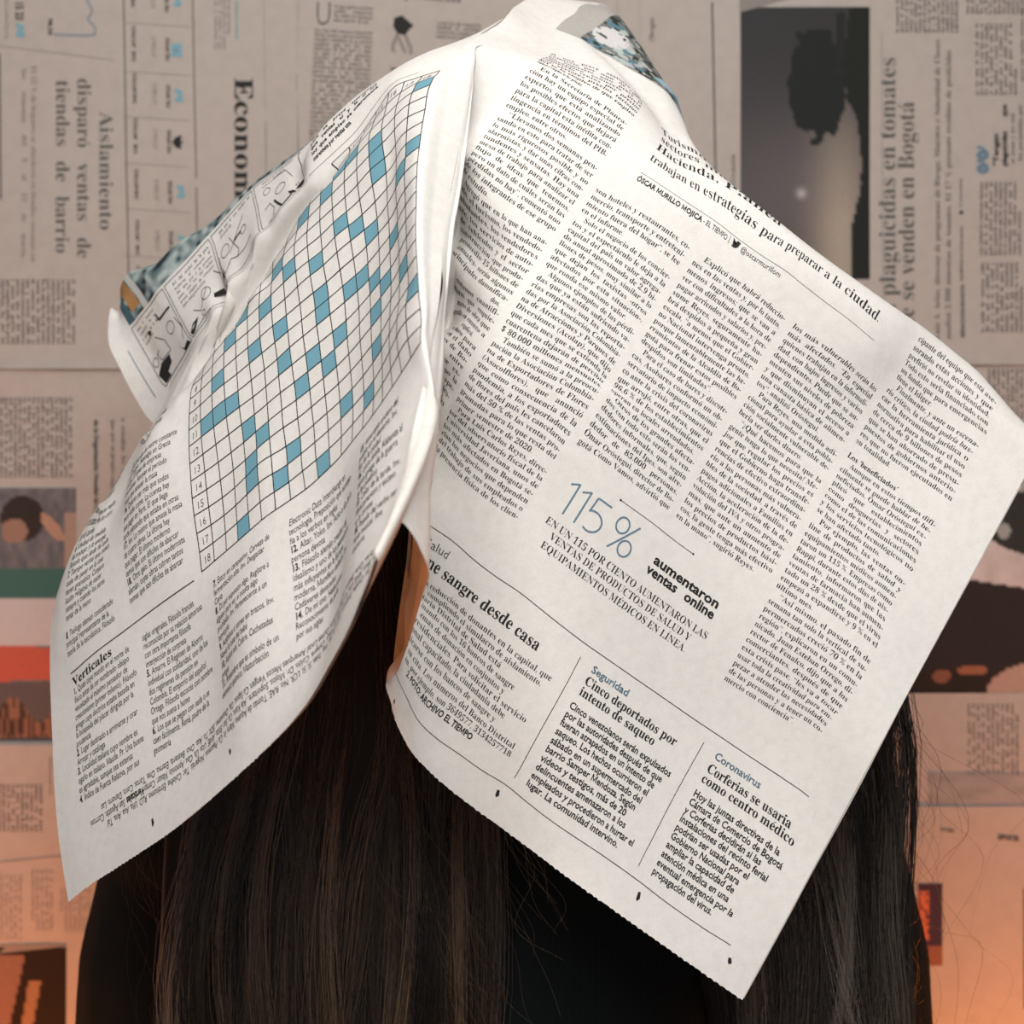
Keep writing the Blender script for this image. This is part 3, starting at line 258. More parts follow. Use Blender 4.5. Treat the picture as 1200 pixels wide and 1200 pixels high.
class Print:
    """flat print collected in page coordinates (x right, y down)"""
    def __init__(s): s.v = []; s.f = []; s.m = []; s.c = []; s.n = 0
    def add(s, v, f, m, col=None):
        v = np.asarray(v, float); f = np.asarray(f, int)
        if len(v) == 0: return
        s.v.append(v); s.f.append(f + s.n); s.m.append(np.full(len(f), m)); s.n += len(v)
        c = np.ones((len(v), 4)) if col is None else np.concatenate([col, np.ones((len(v), 1))], 1); s.c.append(c)
    def text(s, t, x, y, size, sty='serif', m=BLACK, width=None, rot=0.0, sx=1.0, end=None, res=2, shear=0.0, fit=True, kmax=1.06):
        t = t.replace('~', '')
        g = [glyph(c, sty, res) for c in t]
        nat = sum(a[2] for a in g) * size * sx; ns = t.count(' '); extra = 0.0; k = 1.0
        if end is not None and width is None and fit: width = end
        if width is not None and nat > 0:
            gl = nat - ns * 0.27 * size * sx
            k = 1.0
            if nat > width or ns == 0: k = width / nat
            else: k = min(kmax, width / nat)
            if ns: extra = (width - nat * k) / ns
        c, sn = math.cos(math.radians(rot)), math.sin(math.radians(rot)); pen = 0.0
        for ch, (v, f, adv) in zip(t, g):
            if len(v):
                a = (v[:, 0] + shear * v[:, 1]) * size * sx * k + pen; b = v[:, 1] * size
                s.add(np.stack([x + a * c + b * sn, y + a * sn - b * c], 1), f, m)
            pen += adv * size * sx * k + (extra if ch == ' ' else 0)
        return pen
    def rect(s, x0, y0, x1, y1, m, step=6.0, fn=None):
        nx = max(1, int(abs(x1 - x0) / step)); ny = max(1, int(abs(y1 - y0) / step))
        X, Y = np.meshgrid(np.linspace(x0, x1, nx + 1), np.linspace(y0, y1, ny + 1)); v = np.stack([X.ravel(), Y.ravel()], 1)
        i = (np.arange(ny)[:, None] * (nx + 1) + np.arange(nx)).ravel()
        f = np.concatenate([np.stack([i, i + 1, i + nx + 2], 1), np.stack([i, i + nx + 2, i + nx + 1], 1)])
        col = None
        if fn is not None: col = np.clip(fn((v[:, 0] - x0) / (x1 - x0), (v[:, 1] - y0) / (y1 - y0)), 0, 1)
        s.add(v, f, m, col)
    def line(s, x0, y0, x1, y1, w, m, step=6.0):
        L = math.hypot(x1 - x0, y1 - y0); n = max(1, int(L / step)); t = np.linspace(0, 1, n + 1)[:, None]
        p = np.array([[x0, y0]]) * (1 - t) + np.array([[x1, y1]]) * t; d = np.array([-(y1 - y0), x1 - x0]) / L * w / 2
        v = np.concatenate([p + d, p - d]); i = np.arange(n)
        s.add(v, np.concatenate([np.stack([i, i + 1, i + n + 2], 1), np.stack([i, i + n + 2, i + n + 1], 1)]), m)
    def poly(s, pts, m, col=None):
        from mathutils.geometry import tessellate_polygon
        f = [tuple(t) for t in tessellate_polygon([[Vector((p[0], p[1], 0)) for p in pts]])]
        if f: s.add(np.array(pts, float), f, m, None if col is None else np.tile(np.array(col, float), (len(pts), 1)))
    def path(s, pts, w, m):
        for a, b in zip(pts[:-1], pts[1:]):
            if a != b: s.line(*a, *b, w, m, 8)
    def ring(s, cx, cy, rx, ry, w, m, n=24):
        a = np.linspace(0, 2 * math.pi, n + 1); o = np.stack([cx + rx * np.cos(a), cy + ry * np.sin(a)], 1); i_ = np.stack([cx + (rx - w) * np.cos(a), cy + (ry - w) * np.sin(a)], 1)
        i = np.arange(n); s.add(np.concatenate([o, i_]), np.concatenate([np.stack([i, i + 1, i + n + 2], 1), np.stack([i, i + n + 2, i + n + 1], 1)]), m)
    def arrays(s): return np.concatenate(s.v), np.concatenate(s.f), np.concatenate(s.m), np.concatenate(s.c)
# ------------------------------------------------------------------ print of the right page
A, B, CC, D, E_, CW = 65, 203, 341, 479, 617, 127
COLS = [
 (A, -1, """>En la Secretaría de Planea-|ción hay un equipo especial de|expertos que está analizando|los posibles efectos que dejará|para la capital esta inédita con-|tingencia en términos del PIB,|empleo, entre otros.~|>“Llevamos dos semanas pen-|sando en esto para tratar de ser|lo más rigurosos posible y no|alarmistas, y dar unas cifras con-|tundentes y sensatas. Hay una|mesa de trabajo para analizar el|flujo de ideas que tenemos,|pero un dato de cuáles serán las|pérdidas no hay”, comentó uno|de los integrantes de ese grupo|de estudio.~|>Agregó que en lo que han ana-|lizado, el turismo, los vendedo-|ambulantes, los vendedores|rante, los servicios de auto-|de vehículos y el sector|construcción -que produ-|promedio 15 billones de|anuales- serán algunos|principales damnifica-|dos.~|>“Le estamos cuantifi-|sectores que requie-|mano de obra que|ayuda en cuanto a|explicó.~|es duro para|en el daño|vas de Bo-|o, entre|si se ex-|tiempo la|respe-|pro-|las|ra"""),
 (B, 8, """son hoteles y restaurantes, co-|mercio, transporte y entreteni-|miento fuera del hogar”, se lee|en el informe.~|>Solo el negocio de los concier-|tos y el espectáculo le deja a la|capital del país un valor agrega-|do anual aproximado de 2,9 bi-|llones de pesos, muy similar a lo|que dejan los taxistas -otros|afectados por esta situación-,|que ronda ese mismo valor.~|>Algunos ejemplos de las pérdi-|das que ya están sufriendo va-|rías empresas son las reporta-|das por la Asociación Colombia-|na de Atracciones y Parques de|Diversiones (Acolap), que dijo|que cada mes que se extienda la|cuarentena dejarán de percibir|$ 80.000 millones mensuales.|>También se sumó a la preocu-|pación la Asociación Colombia-|na de Exportadores de Flores|(Asocolflores), que anunció|que como consecuencia de la|pandemia, a los exportadores|de flores del país les cancelaron|más del 50 % de las ventas pro-|gramadas para lo que resta del|primer semestre de 2020.~|>Para Luis Carlos Reyes, direc-|tor del observatorio fiscal de la|Universidad Javeriana, unos de|los más afectados en Bogotá se-|rían los negocios que dependen|del trabajo de sus empleados o|la presencia física de los clien-"""),
 (CC, 8, """>Explicó que habrá reduccio-|nes en las ventas y, por lo tanto,|menos ingresos; que se van a|ver con dificultades a la hora de|pagar arriendos y salarios y, pre-|sume Reyes, seguramente ha-|brá despidos a pequeña y gran|escala, “a menos que el Gobier-|no Nacional intervenga pronto,|porque lamentablemente las he-|rramientas de la Alcaldía de Bo-|gotá para frenar estos posibles|despidos son limitadas”.~|>Para el caso de bares y discote-|cas, Asobares conformó un ob-|servatorio de impacto económi-|co ante la crisis del coronavirus|que arrojó, entre otras, que el|96,6 % de los establecimientos|operan en locales arrendados.~|>Otros de los grandes afecta-|dos con todo esto serán los ven-|dedores informales, que, según|estimaciones del Ipes, son alre-|dedor de 85.000 personas.|Ómar Oróstegui, director de Bo-|gotá Cómo Vamos, advirtió que"""),
 (D, 8, """los más vulnerables serán los|más afectados. “En especial|quienes trabajan en la informali-|dad, con bajos ingresos y varios|dependientes. Puede que se au-|menten sus niveles de pobreza|y que disminuyan el acceso a|una canasta básica de alimen-|tos”, analizó Oróstegui.~|>Para Reyes, una medida adi-|cional para ayudar a esta pobla-|ción socialmente vulnerable de-|bería ser darles dinero.~|>“¿Qué hacemos para que la|gente tenga lo que necesita? Me-|jor que regular los precios es|que el Gobierno haga transfe-|rencias de efectivo extraordina-|rio a las personas más vulnera-|bles de la sociedad, a través de|pagos adicionales a Familias en|Acción, la aceleración de la de-|volución del IVA y otros progra-|mas, que ante un aumento de|los precios de productos bási-|cos, la gente tenga más efectivo|en la mano”, sugirió Reyes.~"""),
 (E_, 0, """cipante del equipo que está ase-|sorando estas acciones y que|prefirió no revelar su identidad.|Todo esto sería financiado con|un fondo que para emergencias|tiene el Idiger.~|>Finalmente, y ante un escena-|rio crítico, la ciudad podría bus-|car la herramienta jurídica o|normativa para habilitar el uso|de cerca de 9 billones de pesos|que se han ahorrado de presu-|puestos de gobiernos anterio-|res que no fueron ejecutados en|su totalidad.~||^Los ‘beneficiados’|>Aunque en estos tiempos difí-|cilmente se puede hablar de be-|neficiados, Ómar Oróstegui ex-|plicó que establecimientos|como droguerías y sectores|como el de las comunicaciones|y los servicios tecnológicos no|se han afectado tanto.~|>Por ejemplo, las ventas on-|line de productos de salud y|equipamientos médicos aumen-|taron un 115 %. Empresas como|Rappi, durante estos días de ais-|lamiento, informaron que las|ventas de farmacia han aumen-|tado un 28 % desde que el virus|empezó a expandirse y 9 % en el|último mes.~|>“Así mismo, el pasado fin de|semana tan solo la vertical de su-|permercados creció 70 % en la|región”, explicaron en un comu-|nicado. Juan Esteban Orrego, di-|rector de Fenalco, dijo que a los|comerciantes, después de que|esta crisis pase, “les va a tocar|usar toda la creatividad para em-|pezar a atender las necesidades|de las personas y a tener un co-|mercio con conciencia”.~"""),
]
# widths of the lines whose beginning lies in the gutter: (u of first letter) so that they end at the column's edge
PR = Print()
SZ = 9.3
for cu, k0, body in COLS:
    for i, ln in enumerate(body.split('|')):
        k = k0 + i; x = cu; w = CW; y = k * 10
        if not ln: continue
        if ln[0] == '^': PR.text(ln[1:], x, y, SZ, 'serifb', BLACK); continue
        if ln[0] == '>': x += 9; w -= 9; ln = ln[1:]
        if cu == A and k >= 18:
            nat = min(w + 10, len(ln.replace('~', '')) * (5.5 if k >= 27 else 5.15)); x = cu + CW - nat; w = nat
        if ln.endswith('~'): PR.text(ln, x, y, SZ, 'serif', BLACK, res=2)
        else: PR.text(ln, x, y, SZ, 'serif', BLACK, width=w, res=2, kmax=1.25 if cu == A and k >= 18 else 1.06)
FILL = "la ciudad de los sectores que en el año y con las ventas para el comercio se prevé una caída por la cuarentena del empleo y los precios del turismo"
def filler(P, x, y, w, n, size, lead, sty='serif', m=BLACK, rot=0, seed=1, res=1, sx=1.0, rag=0.0):
    r = random.Random(seed); ws = FILL.split(); c, s = math.cos(math.radians(rot)), math.sin(math.radians(rot))
    for i in range(n):
        t = ''
        while len(t) * size * 0.5 * sx < w - size: t += r.choice(ws) + ' '
        ox, oy = -s * lead * i, c * lead * i
        ww = w * (1 - rag * r.random()) if i < n - 1 else w * r.uniform(.3, .9)
        P.text(t.strip(), x + ox, y + oy, size, sty, m, width=ww, rot=rot, res=res, sx=sx)
filler(PR, 60, 610, 130, 12, SZ, 8.5, m=GREY, seed=9)
filler(PR, A, -92, CW, 8, SZ, 10, seed=3)
PR.text("Turismo y", 237, -60, 25, 'serifl', BLACK, width=96)
PR.text("sectores más", 237, -36, 25, 'serifl', BLACK, width=112)
PR.text("Hacienda, Planea", 237, -12, 23, 'serifl', BLACK, width=165)
PR.text("trabajan en estrategias para preparar a la ciudad.", 237, 13.4, 19.5, 'serifl', BLACK, width=317)
PR.line(237, 36, 554, 36, .5, GREY)
PR.text("ÓSCAR MURILLO MOJICA", 237, 47.2, 9.4, 'sansb', BLACK, width=84); PR.text("- EL TIEMPO", 322.5, 46.8, 9.4, 'sans', BLACK, width=33)
PR.line(359, 38.5, 359, 48, .6, GREY)
def bird(P, x, y, s, m, rot=0):
    pts = [(0, .78), (.18, .74), (.05, .55), (.14, .55), (0, .36), (.1, .38), (0, .16), (.04, .02), (.25, .2), (.48, .26), (.5, .1), (.62, 0), (.78, .06), (.92, 0), (.86, .14), (1, .12), (.88, .26), (.84, .55), (.66, .82), (.4, .94), (.16, .92)]
    c, sn = math.cos(math.radians(rot)), math.sin(math.radians(rot))
    P.poly([(x + (a * c - b * sn) * s, y + (a * sn + b * c) * s) for a, b in pts], m)
bird(PR, 363, 38, 10.5, BLACK)
PR.text("@oscarmurillom", 375, 46.6, 9.6, 'sans', BLACK, width=51)
# 115 % box
PR.line(413.7, 364, 517.9, 362.5, .7, BLACK); PR.ring(413.7, 364, 1.3, 1.3, 1.3, BLACK, 8); PR.ring(517.9, 362.5, 1.3, 1.3, 1.3, BLACK, 8)
for x in (367.5, 382.5): PR.line(x, 376, x, 415.5, 2.0, SLATE); PR.line(x, 376.5, x - 9, 382, 2.0, SLATE)
_a = [(409.7, 376.8), (391.8, 376.8), (390.6, 394)] + [(398 + 12 * math.sin(t), 402.6 - 11.5 * math.cos(t)) for t in np.linspace(-.75, 3.6, 14)]
PR.path(_a, 2.0, SLATE)
PR.ring(430, 385.4, 8.6, 10, 2.0, SLATE); PR.ring(444.6, 405.6, 8.6, 10, 2.0, SLATE); PR.line(449, 376, 426.5, 415, 2.0, SLATE)
PR.text("EN UN 115 POR CIENTO AUMENTARON LAS", 356.3, 434.5, 12.3, 'serifl', BLACK, width=221)
PR.text("VENTAS DE PRODUCTOS DE SALUD Y", 369, 447, 12.3, 'serifl', BLACK, width=192)
PR.text("EQUIPAMIENTOS MÉDICOS EN LÍNEA.", 365, 460.5, 12.3, 'serifl', BLACK, width=198)
PR.text("aumentaron", 481, 398.5, 15.5, 'sansb', BLACK, width=91); PR.text("ventas online", 478.5, 411.5, 15.5, 'sansb', BLACK, width=94)
# bottom boxes
PR.line(60, 516, 764, 516, .9, BLACK); PR.line(60, 702, 764, 702, .9, BLACK)
PR.line(463, 531, 463, 689, .8, BLACK); PR.line(633, 531, 633, 689, .8, BLACK)
PR.text("Coronavirus", 651, 540, 12.2, 'sansm', SLATE, width=61); PR.text("Seguridad", 481.5, 538.5, 12.2, 'sansm', SLATE, width=51)
def block(P, x, rows, size, sty, m=BLACK):
    for t, y, x1 in rows: P.text(t, x, y, size, sty, m, width=x1 - x)
block(PR, 650.3, [("Corferias se usaría", 556.5, 759), ("como centro médico", 569.3, 769)], 15, 'serifb')
block(PR, 650.3, [("Hoy las juntas directivas de la", 587.6, 760), ("Cámara de Comercio de Bogotá", 598.2, 768.5), ("y Corferias decidirán si las", 609, 748), ("instalaciones del recinto ferial", 619.6, 761.5), ("podrían ser usadas por el", 630.4, 744), ("Gobierno Nacional para", 641.5, 738.5), ("ampliar la capacidad de", 652.5, 738.5), ("atención médica en una", 664, 738.5), ("eventual emergencia por la", 675, 750.5), ("propagación del virus.", 686, 730.5)], 11.6, 'sansm')
block(PR, 480.3, [("Cinco deportados por", 554, 606.5), ("intento de saqueo", 567.5, 584.7)], 15, 'serifb')
block(PR, 477.3, [("Cinco venezolanos serán expulsados", 586.2, 618.4), ("por las autoridades después de que", 597, 612.3), ("fueran atrapados en un intento de", 607.6, 607.8), ("saqueo. Los hechos ocurrieron el", 618.6, 605.1), ("sábado en un supermercado del", 630, 602.3), ("barrio Samper Mendoza. Según", 640.7, 599.5), ("videos y testigos, más de 20", 652.3, 592), ("delincuentes amenazaron a los", 663.8, 598), ("empleados y procedieron a hurtar el", 675.3, 616), ("lugar. La comunidad intervino.", 686.5, 600)], 11.6, 'sansm')
PR.text("Salud", 254, 536.5, 13.5, 'sans', GREY, width=26)
def rtext(t, x1, y, size, sty, cw, m=BLACK): w = len(t) * cw; PR.text(t, x1 - w, y, size, sty, m, width=w)
rtext("one sangre desde casa", 416.5, 554.5, 19, 'serifb', 7.75)
for t, y, x1 in [("la reducción de donantes en la capital, que", 573.5, 446), ("cumpliendo el simulacro de aislamiento,", 584.3, 439), ("etaría Distrital de Salud está", 594.6, 391), ("inando con los 16 bancos de sangre", 605, 416), ("emas de donación en conjuntos y", 615.7, 408.4), ("ades residenciales. Para solicitar el servicio", 626.6, 444.6), ("rsonal capacitado, la ciudadanía debe", 637, 422), ("unicarse con los bancos de sangre y", 647.5, 414), ("dar su cita. Los números del Banco Distrital", 659, 447), ("én, por ejemplo, son 3649577, 3134257718", 670, 447.4)]:
    rtext(t, x1, y, 10.6, 'serif', 4.18)
rtext("2. FOTO: ARCHIVO EL TIEMPO", 402, 681, 10.6, 'sansb', 4.25)
def pin(P, x, y, h): P.poly([(x - 2.4, y - h * .4), (x + .6, y - h * .5), (x + 2.6, y + h * .1), (x + .2, y + h * .5), (x - 1.6, y + h * .25)], BLACK)
pin(PR, 456.8, 716, 9); pin(PR, 648, 716, 11); pin(PR, 769.5, 717, 7); pin(PR, 283.6, 733, 7)
# colour picture high on the right page
def noise2(x, y, s, seed):
    r = np.random.default_rng(seed); g = r.random((64, 64)); a = (x * s) % 63; b = (y * s) % 63; i = a.astype(int); j = b.astype(int); fa = a - i; fb = b - j
    fa = fa * fa * (3 - 2 * fa); fb = fb * fb * (3 - 2 * fb)
    return (g[j, i] * (1 - fa) + g[j, (i + 1) % 64] * fa) * (1 - fb) + (g[(j + 1) % 64, i] * (1 - fa) + g[(j + 1) % 64, (i + 1) % 64] * fa) * fb
def L_(a, b, t): return np.asarray(a)[None] * (1 - t[:, None]) + np.asarray(b)[None] * t[:, None]
def put(c, mask, col): c[mask] = col; return c
def fn_street(x, y):
    n = noise2(x, y, 9, 1); m = noise2(x, y, 22, 2); c = L_((.05, .06, .06), (.30, .31, .29), n)
    c = put(c, n > .62, (.10, .20, .25)); c = put(c, m > .72, (.42, .50, .48)); c = put(c, (m < .2), (.03, .03, .03))
    c = put(c, (x < .16), (.42, .40, .37)); c = put(c, ((x - .25) / .09) ** 2 + ((y - .74) / .13) ** 2 < 1, (.62, .60, .60)); c = put(c, (noise2(x, y, 34, 8) > .70) & (x > .3), (.45, .44, .42)); c = put(c, (noise2(x, y, 30, 18) < .25) & (x > .16), (.03, .035, .03))
    c = put(c, (abs(x - .60) < .05) & (abs(y - .78) < .1), (.06, .25, .45)); c = put(c, (abs(x - .55) < .03) & (abs(y - .8) < .1), (.3, .5, .58))
    c = put(c, (abs(x - .4) < .05) & (abs(y - .25) < .1), (.55, .38, .22)); return c
PR.rect(A, -375, 420, -190, PHOTO, 2.5, fn_street)
# ------------------------------------------------------------------ print of the left page
PL = Print(); W0 = 796; S_ = 22.2; GX = 310 - W0; GV = 500.0
CELLS = [(18, 3), (17, 5), (16, 8), (15, 6), (14, 7), (12, 8), (13, 8), (10, 8), (10, 9), (12, 12), (13, 11), (14, 10), (10, 11), (8, 12), (7, 13), (7, 9), (14, 5), (14, 3), (11, 6), (9, 6), (10, 5), (7, 7), (5, 9), (3, 11), (2, 9), (1, 7), (2, 7), (3, 7), (4, 5), (5, 4), (4, 3), (4, 2), (6, 1), (7, 2), (9, 0), (8, 5), (11, 2), (13, 1), (3, 0), (15, 13), (15, 14), (15, 15), (18, 12), (17, 11), (18, 17), (12, 16), (13, 16), (11, 15), (9, 15), (4, 12), (6, 11), (5, 14)]
for c, r in CELLS: PL.rect(GX + c * S_, GV - r * S_, GX + (c + 1) * S_, GV - (r + 1) * S_, BLUE, 5)
PL2 = Print()
for i in range(20): PL2.line(GX + i * S_, GV, GX + i * S_, GV - (19 if i > 11 else 17.2) * S_, 1.3, BLACK, 4)
for i in range(20): PL2.line(GX if i < 18 else GX + 12 * S_, GV - i * S_, GX + 19 * S_, GV - i * S_, 1.3, BLACK, 4)
for i in range(18):
    PL2.text(str(i + 1), GX + 8 - (3 if i > 8 else 0), GV - (17 - i) * S_ - 5, 13.5, 'sansl', BLACK, sx=.85)
    if i > 11: PL2.text(str(i + 1), GX + (i + 1) * S_ + 7 - (4 if i > 8 else 0), GV - 18 * S_ - 5, 13.5, 'sansl', BLACK, sx=.85)
PL2.line(52 - W0, 503.3, 296 - W0, 503.3, 1.3, BLACK)
PL2.text("Verticales", 53 - W0, 520, 15, 'serifb', BLACK, width=84)
LW = 122
def clues(x, y, txt, lead=10.6, size=11.2, m=BLACK):
    for i, ln in enumerate(txt.split('|')):
        if not ln: continue
        px_ = x; num = ''
        if ln[0].isdigit() and '.' in ln[:4]:
            num, ln = ln.split('.', 1); px_ += PL2.text(num + '.', x, y + i * lead, size, 'sansb', BLACK, sx=.72); ln = ln.strip()
            px_ += 3
        nat = sum(glyph(c, 'sans')[2] for c in ln.replace('~', '')) * size * .68
        PL2.text(ln, px_, y + i * lead, size, 'sans', m, sx=.68, width=min(nat, x + LW - px_))
clues(328 - W0, 530, "7. Estoy en campesino. Cerveza de|fermentación alta. Inv. Desgastar|Cerio|8. Di por supuesto algo. Registre a|alguien para ver si oculta algo|prohibido. Inv. Perteneciente a un|territorio|9. Acabrines o tomes en brazos. Inv.|Mover la cuna del bebé|10. Asistan acá. Cobre. Cachetadas|gringas|11. Pronombre que es símbolo de un|elemento químico. Masturbación")
clues(466 - W0, 530, "Electronic Data Interchange en|tecnología. Preposición que acompa-|ña a los verbos en inglés|12. Altar. Yoko. Inv. Acto o día de la|persona devota|13. Filósofo alemán creador del|idealismo y uno de los pensadores|más influyentes en la Europa|moderna. Mamífero nadador. Inv.|Cadáveres desecados|14. De mí uno. Hable juntos|Reconocimiento de parte|por sus siglas")
clues(604 - W0, 530, "15. Venerable anciano del|pueblo en el desierto. Inv.|Río de la ciudad|16. Letra doble. Alabanza al|héroe griego de la guerra|de los pueblos|17. Color de la tarde. Inv.|Metal precioso y escaso|en la corona|18. Pasado del verbo ser|Nota musical. Ave|nocturna")
clues(52 - W0, 530, "1. Quien cuyo mundo en el norte de|físico antes de ser nombrado obispo|visualizado el máximo pensador de|creacionismo (primer milenio). Filósofo|griego cuya doctrina estaba basada en|la búsqueda del placer dirigida por la|prudencia|2. Lugar destinado a arrimarse y orar|Arrojar y catáloga|3. Localidad italiana cuyo nombre es|ogaño en italiano. Maude. Pr. Una buena|es agradable, aunque sea extensa|4. Índice de Fuerza Relativa, por sus")
clues(190 - W0, 530, "siglas originales. Filósofo francés|reconocido por su relación amorosa|con otra importante filósofa|interjección de sorpresa|5. Amarre. El Régimen de Ahorro|individual con solidaridad, uno de los|dos regímenes de pensión en|Colombia. El emporio del español|Ortega. Filósofo escocés con nombre|que nos suena a humo|6. Los que se pegan con nada o se|caen fácilmente. René, padre de la|geometría")
clues(52 - W0, 200, "tiene por cierto una idea que|es verdad y la niega. Inv.|según el autor alemán|de la razón pura||1. Que se ha puesto de lado|en una mesa de noche|padre de la física|2. Nave de los antiguos|que cruza el mar de la|sombra del tiempo||5. Palabra que se repite|en el canto de un coro|por la tarde|6. Unidad de medida|del trabajo y la energía|Filósofo que duda de todo|7. Tiempo verbal que nunca|acaba de pasar en la casa|tienen gramática. Conjuro|ilusión religiosa de nacer|siempre y cuando los seres|tomar de la mano||8. Teólogo alemán considerado|principal representante de la|teoría de la escolástica. Filósofo", 10.5)
clues(180 - W0, 180, "de la muerte y de la vida|en las calles de la ciudad|que nos recuerda el mar|12. Habitante de la isla|cuyo nombre no se dice|y que vive en el norte|de la tierra del fuego|13. Inv. La primera de todas|las letras del alfabeto|en orden de la Orestíada|14. Por su bien, Oriente|y agencia nacional||15. Comunista de rostro constante|en la lengua. Nostalgia en Grecia|Unidas. El lunes de empresa|americanas. Apoyan el período|mejor que amasar la masa|16. Quieren ser más que todos|pero nadie come. La cuenta hay|que pagar en París. El que llega|tarde pensando que estaba en otras|17. Inv. Lo mismo que amasa la masa|de cuatro obras. La última hay|que pagar. El último moderno|temas que son difíciles de abarcar|18. Otro galo. El último modernista|alemán, cuyas obras cubren tantos|temas que son difíciles de abarcar")
# solutions, printed upside down
for i, (t, x1, w) in enumerate([("Eterno. One. Toros. Coro. Danoro. Las Rad. Cie Sonte Cachee Local Amarques Mecos Vengan. Cu Sapos. Oís. Onanismo. EDI. To. Asa. Ono. Beatería", -95, 615), ("Ale Kant. Ce. Ser. Ética. AME. Uca. Us. Cau. Apnonio. Masar. Compré. Colón. Dr. Mojos. Sopoitare.", -85, 545), ("Nogarás. Ter. Colofne. Etrónomo. RLD. Uña. Asa. Ana. Tales. Sí. Sí. LCR. No. RAE. Tomás de Aquino. Maru. Ir. Cu. Pasamos", -110, 590)]):
    yy = 680 + i * 9.8
    t2 = t + '. ' + t
    while sum(glyph(c, 'sans')[2] for c in t2) * 10.6 * .74 > w: t2 = t2[:-1]
    PL2.text(t2, x1, yy - 8, 10.6, 'sans', BLACK, rot=180, sx=.74)
PL2.text("Verticales", -628, 681.8, 11.5, 'sansb', BLACK, rot=180, sx=.72); PL2.text("San Agustín. Corroni", -664, 681.8, 11.2, 'sans', BLACK, rot=180, sx=.68, width=66)
pin(PL2, -614.8, 722, 9); pin(PL2, -451, 716, 6)
# comic strip: frames, lettering and plain figures
for i in range(4):
    x0 = 52 - W0 + 120 * i + (3 if i else 0); x1 = 52 - W0 + 120 * (i + 1) - 3
    PL2.path([(x0, -60), (x1, -60), (x1, 58), (x0, 58), (x0, -60)], 1.2, BLACK)
for k, p in [('f', [(-723, 26), (-692, 30), (-697, 43), (-718, 48), (-720, 56), (-740, 56), (-742, 35)]), ('f', [(-659, 41), (-653, 52), (-634, 48), (-632, 57), (-656, 57)]), ('l', [(-674, -39), (-672, -27), (-632, -26)]), ('f', [(-711, -32), (-703, -27), (-710, -22), (-716, -27)]), ('f', [(-587, 37), (-600, 49), (-617, 56), (-617, 47), (-604, 38)]), ('f', [(-537, 30), (-514, 37), (-513, 50), (-539, 38)]), ('f', [(-499, 16), (-490, 37), (-489, 57), (-500, 56), (-500, 33)]), ('l', [(-455, -8), (-433, -10)]), ('c', [(-654, 2), (-638, 15)]), ('c', [(-734, 16), (-724, 25)]), ('n', [(-703, -14), (-684, 6), (-683, 28), (-716, 25), (-722, 10), (-710, 7)]), ('c', [(-551, 18), (-536, 31)]), ('c', [(-571, 44), (-564, 50)]), ('n', [(-612, 56), (-584, 50), (-555, 56)]), ('c', [(-480, -10), (-465, 4)]), ('n', [(-498, -13), (-499, 10), (-488, 36), (-471, 18), (-456, 27), (-448, 18), (-464, -25)]), ('n', [(-456, 27), (-434, 31), (-410, 27)]), ('c', [(-427, -7), (-416, 2)]), ('l', [(-341, 11), (-325, 56), (-300, 51)]), ('f', [(-276, 36), (-268, 45), (-268, 56), (-278, 54), (-291, 44)]), ('f', [(-307, 30), (-295, 41), (-289, 56), (-303, 46)]), ('c', [(-323, -5), (-306, 8)]), ('c', [(-285, 27), (-280, 34)]), ('c', [(-354, -27), (-343, -18)]), ('n', [(-366, 11), (-352, 8), (-344, 30), (-352, 52), (-367, 51)]), ('n', [(-470, 5), (-440, -20), (-420, -35)]), ('n', [(-640, 40), (-628, 20), (-634, -5)]), ('n', [(-590, 20), (-575, 35), (-545, 10)]), ('n', [(-520, -5), (-505, 15)]), ('n', [(-330, -45), (-300, -38), (-290, -10)])]:
    if k == 'f': PL2.poly(p, BLACK)
    elif k == 'c': PL2.ring(p[0][0], p[0][1], abs(p[1][0] - p[0][0]) * .8, abs(p[1][1] - p[0][1]) * .9, 1.2, BLACK, 14)
    else: PL2.path(p, 4.0 if k == 'l' else 1.3, BLACK)
for (x, y, w, n) in [(-735, -48, 62, 4), (-606, -48, 92, 6), (-484, -50, 90, 2), (-362, -50, 84, 2)]: filler(PL2, x, y, w, n, 9, 9.5, 'sans', BLACK, seed=x, sx=.8, res=1)
filler(PL2, -236, 22, 100, 4, 9.5, 10.5, 'sansb', BLACK, seed=44, sx=.8)
PL2.line(-250, 66, -90, 66, .6, GREY); PL2.line(52 - W0, 66, -254, 66, .6, GREY)
def fn_teal(x, y):
    n = noise2(x * 6, y, 7, 5); c = L_((.035, .09, .11), (.42, .50, .48), np.clip(n * 1.5 - .35, 0, 1)); c = put(c, n < .22, (.02, .03, .035))
    c = put(c, (abs(x - .075) < .028) & (y > .15), (.42, .20, .05)); c = put(c, (x < .04), (.05, .12, .15)); c = put(c, (x > .11) & (x < .14), (.55, .55, .52)); return c
PL2.rect(-744, -66, -264, -150, PHOTO, 3, fn_teal)
PL2.line(-770, -30, -766, 50, 1.6, SLATE)
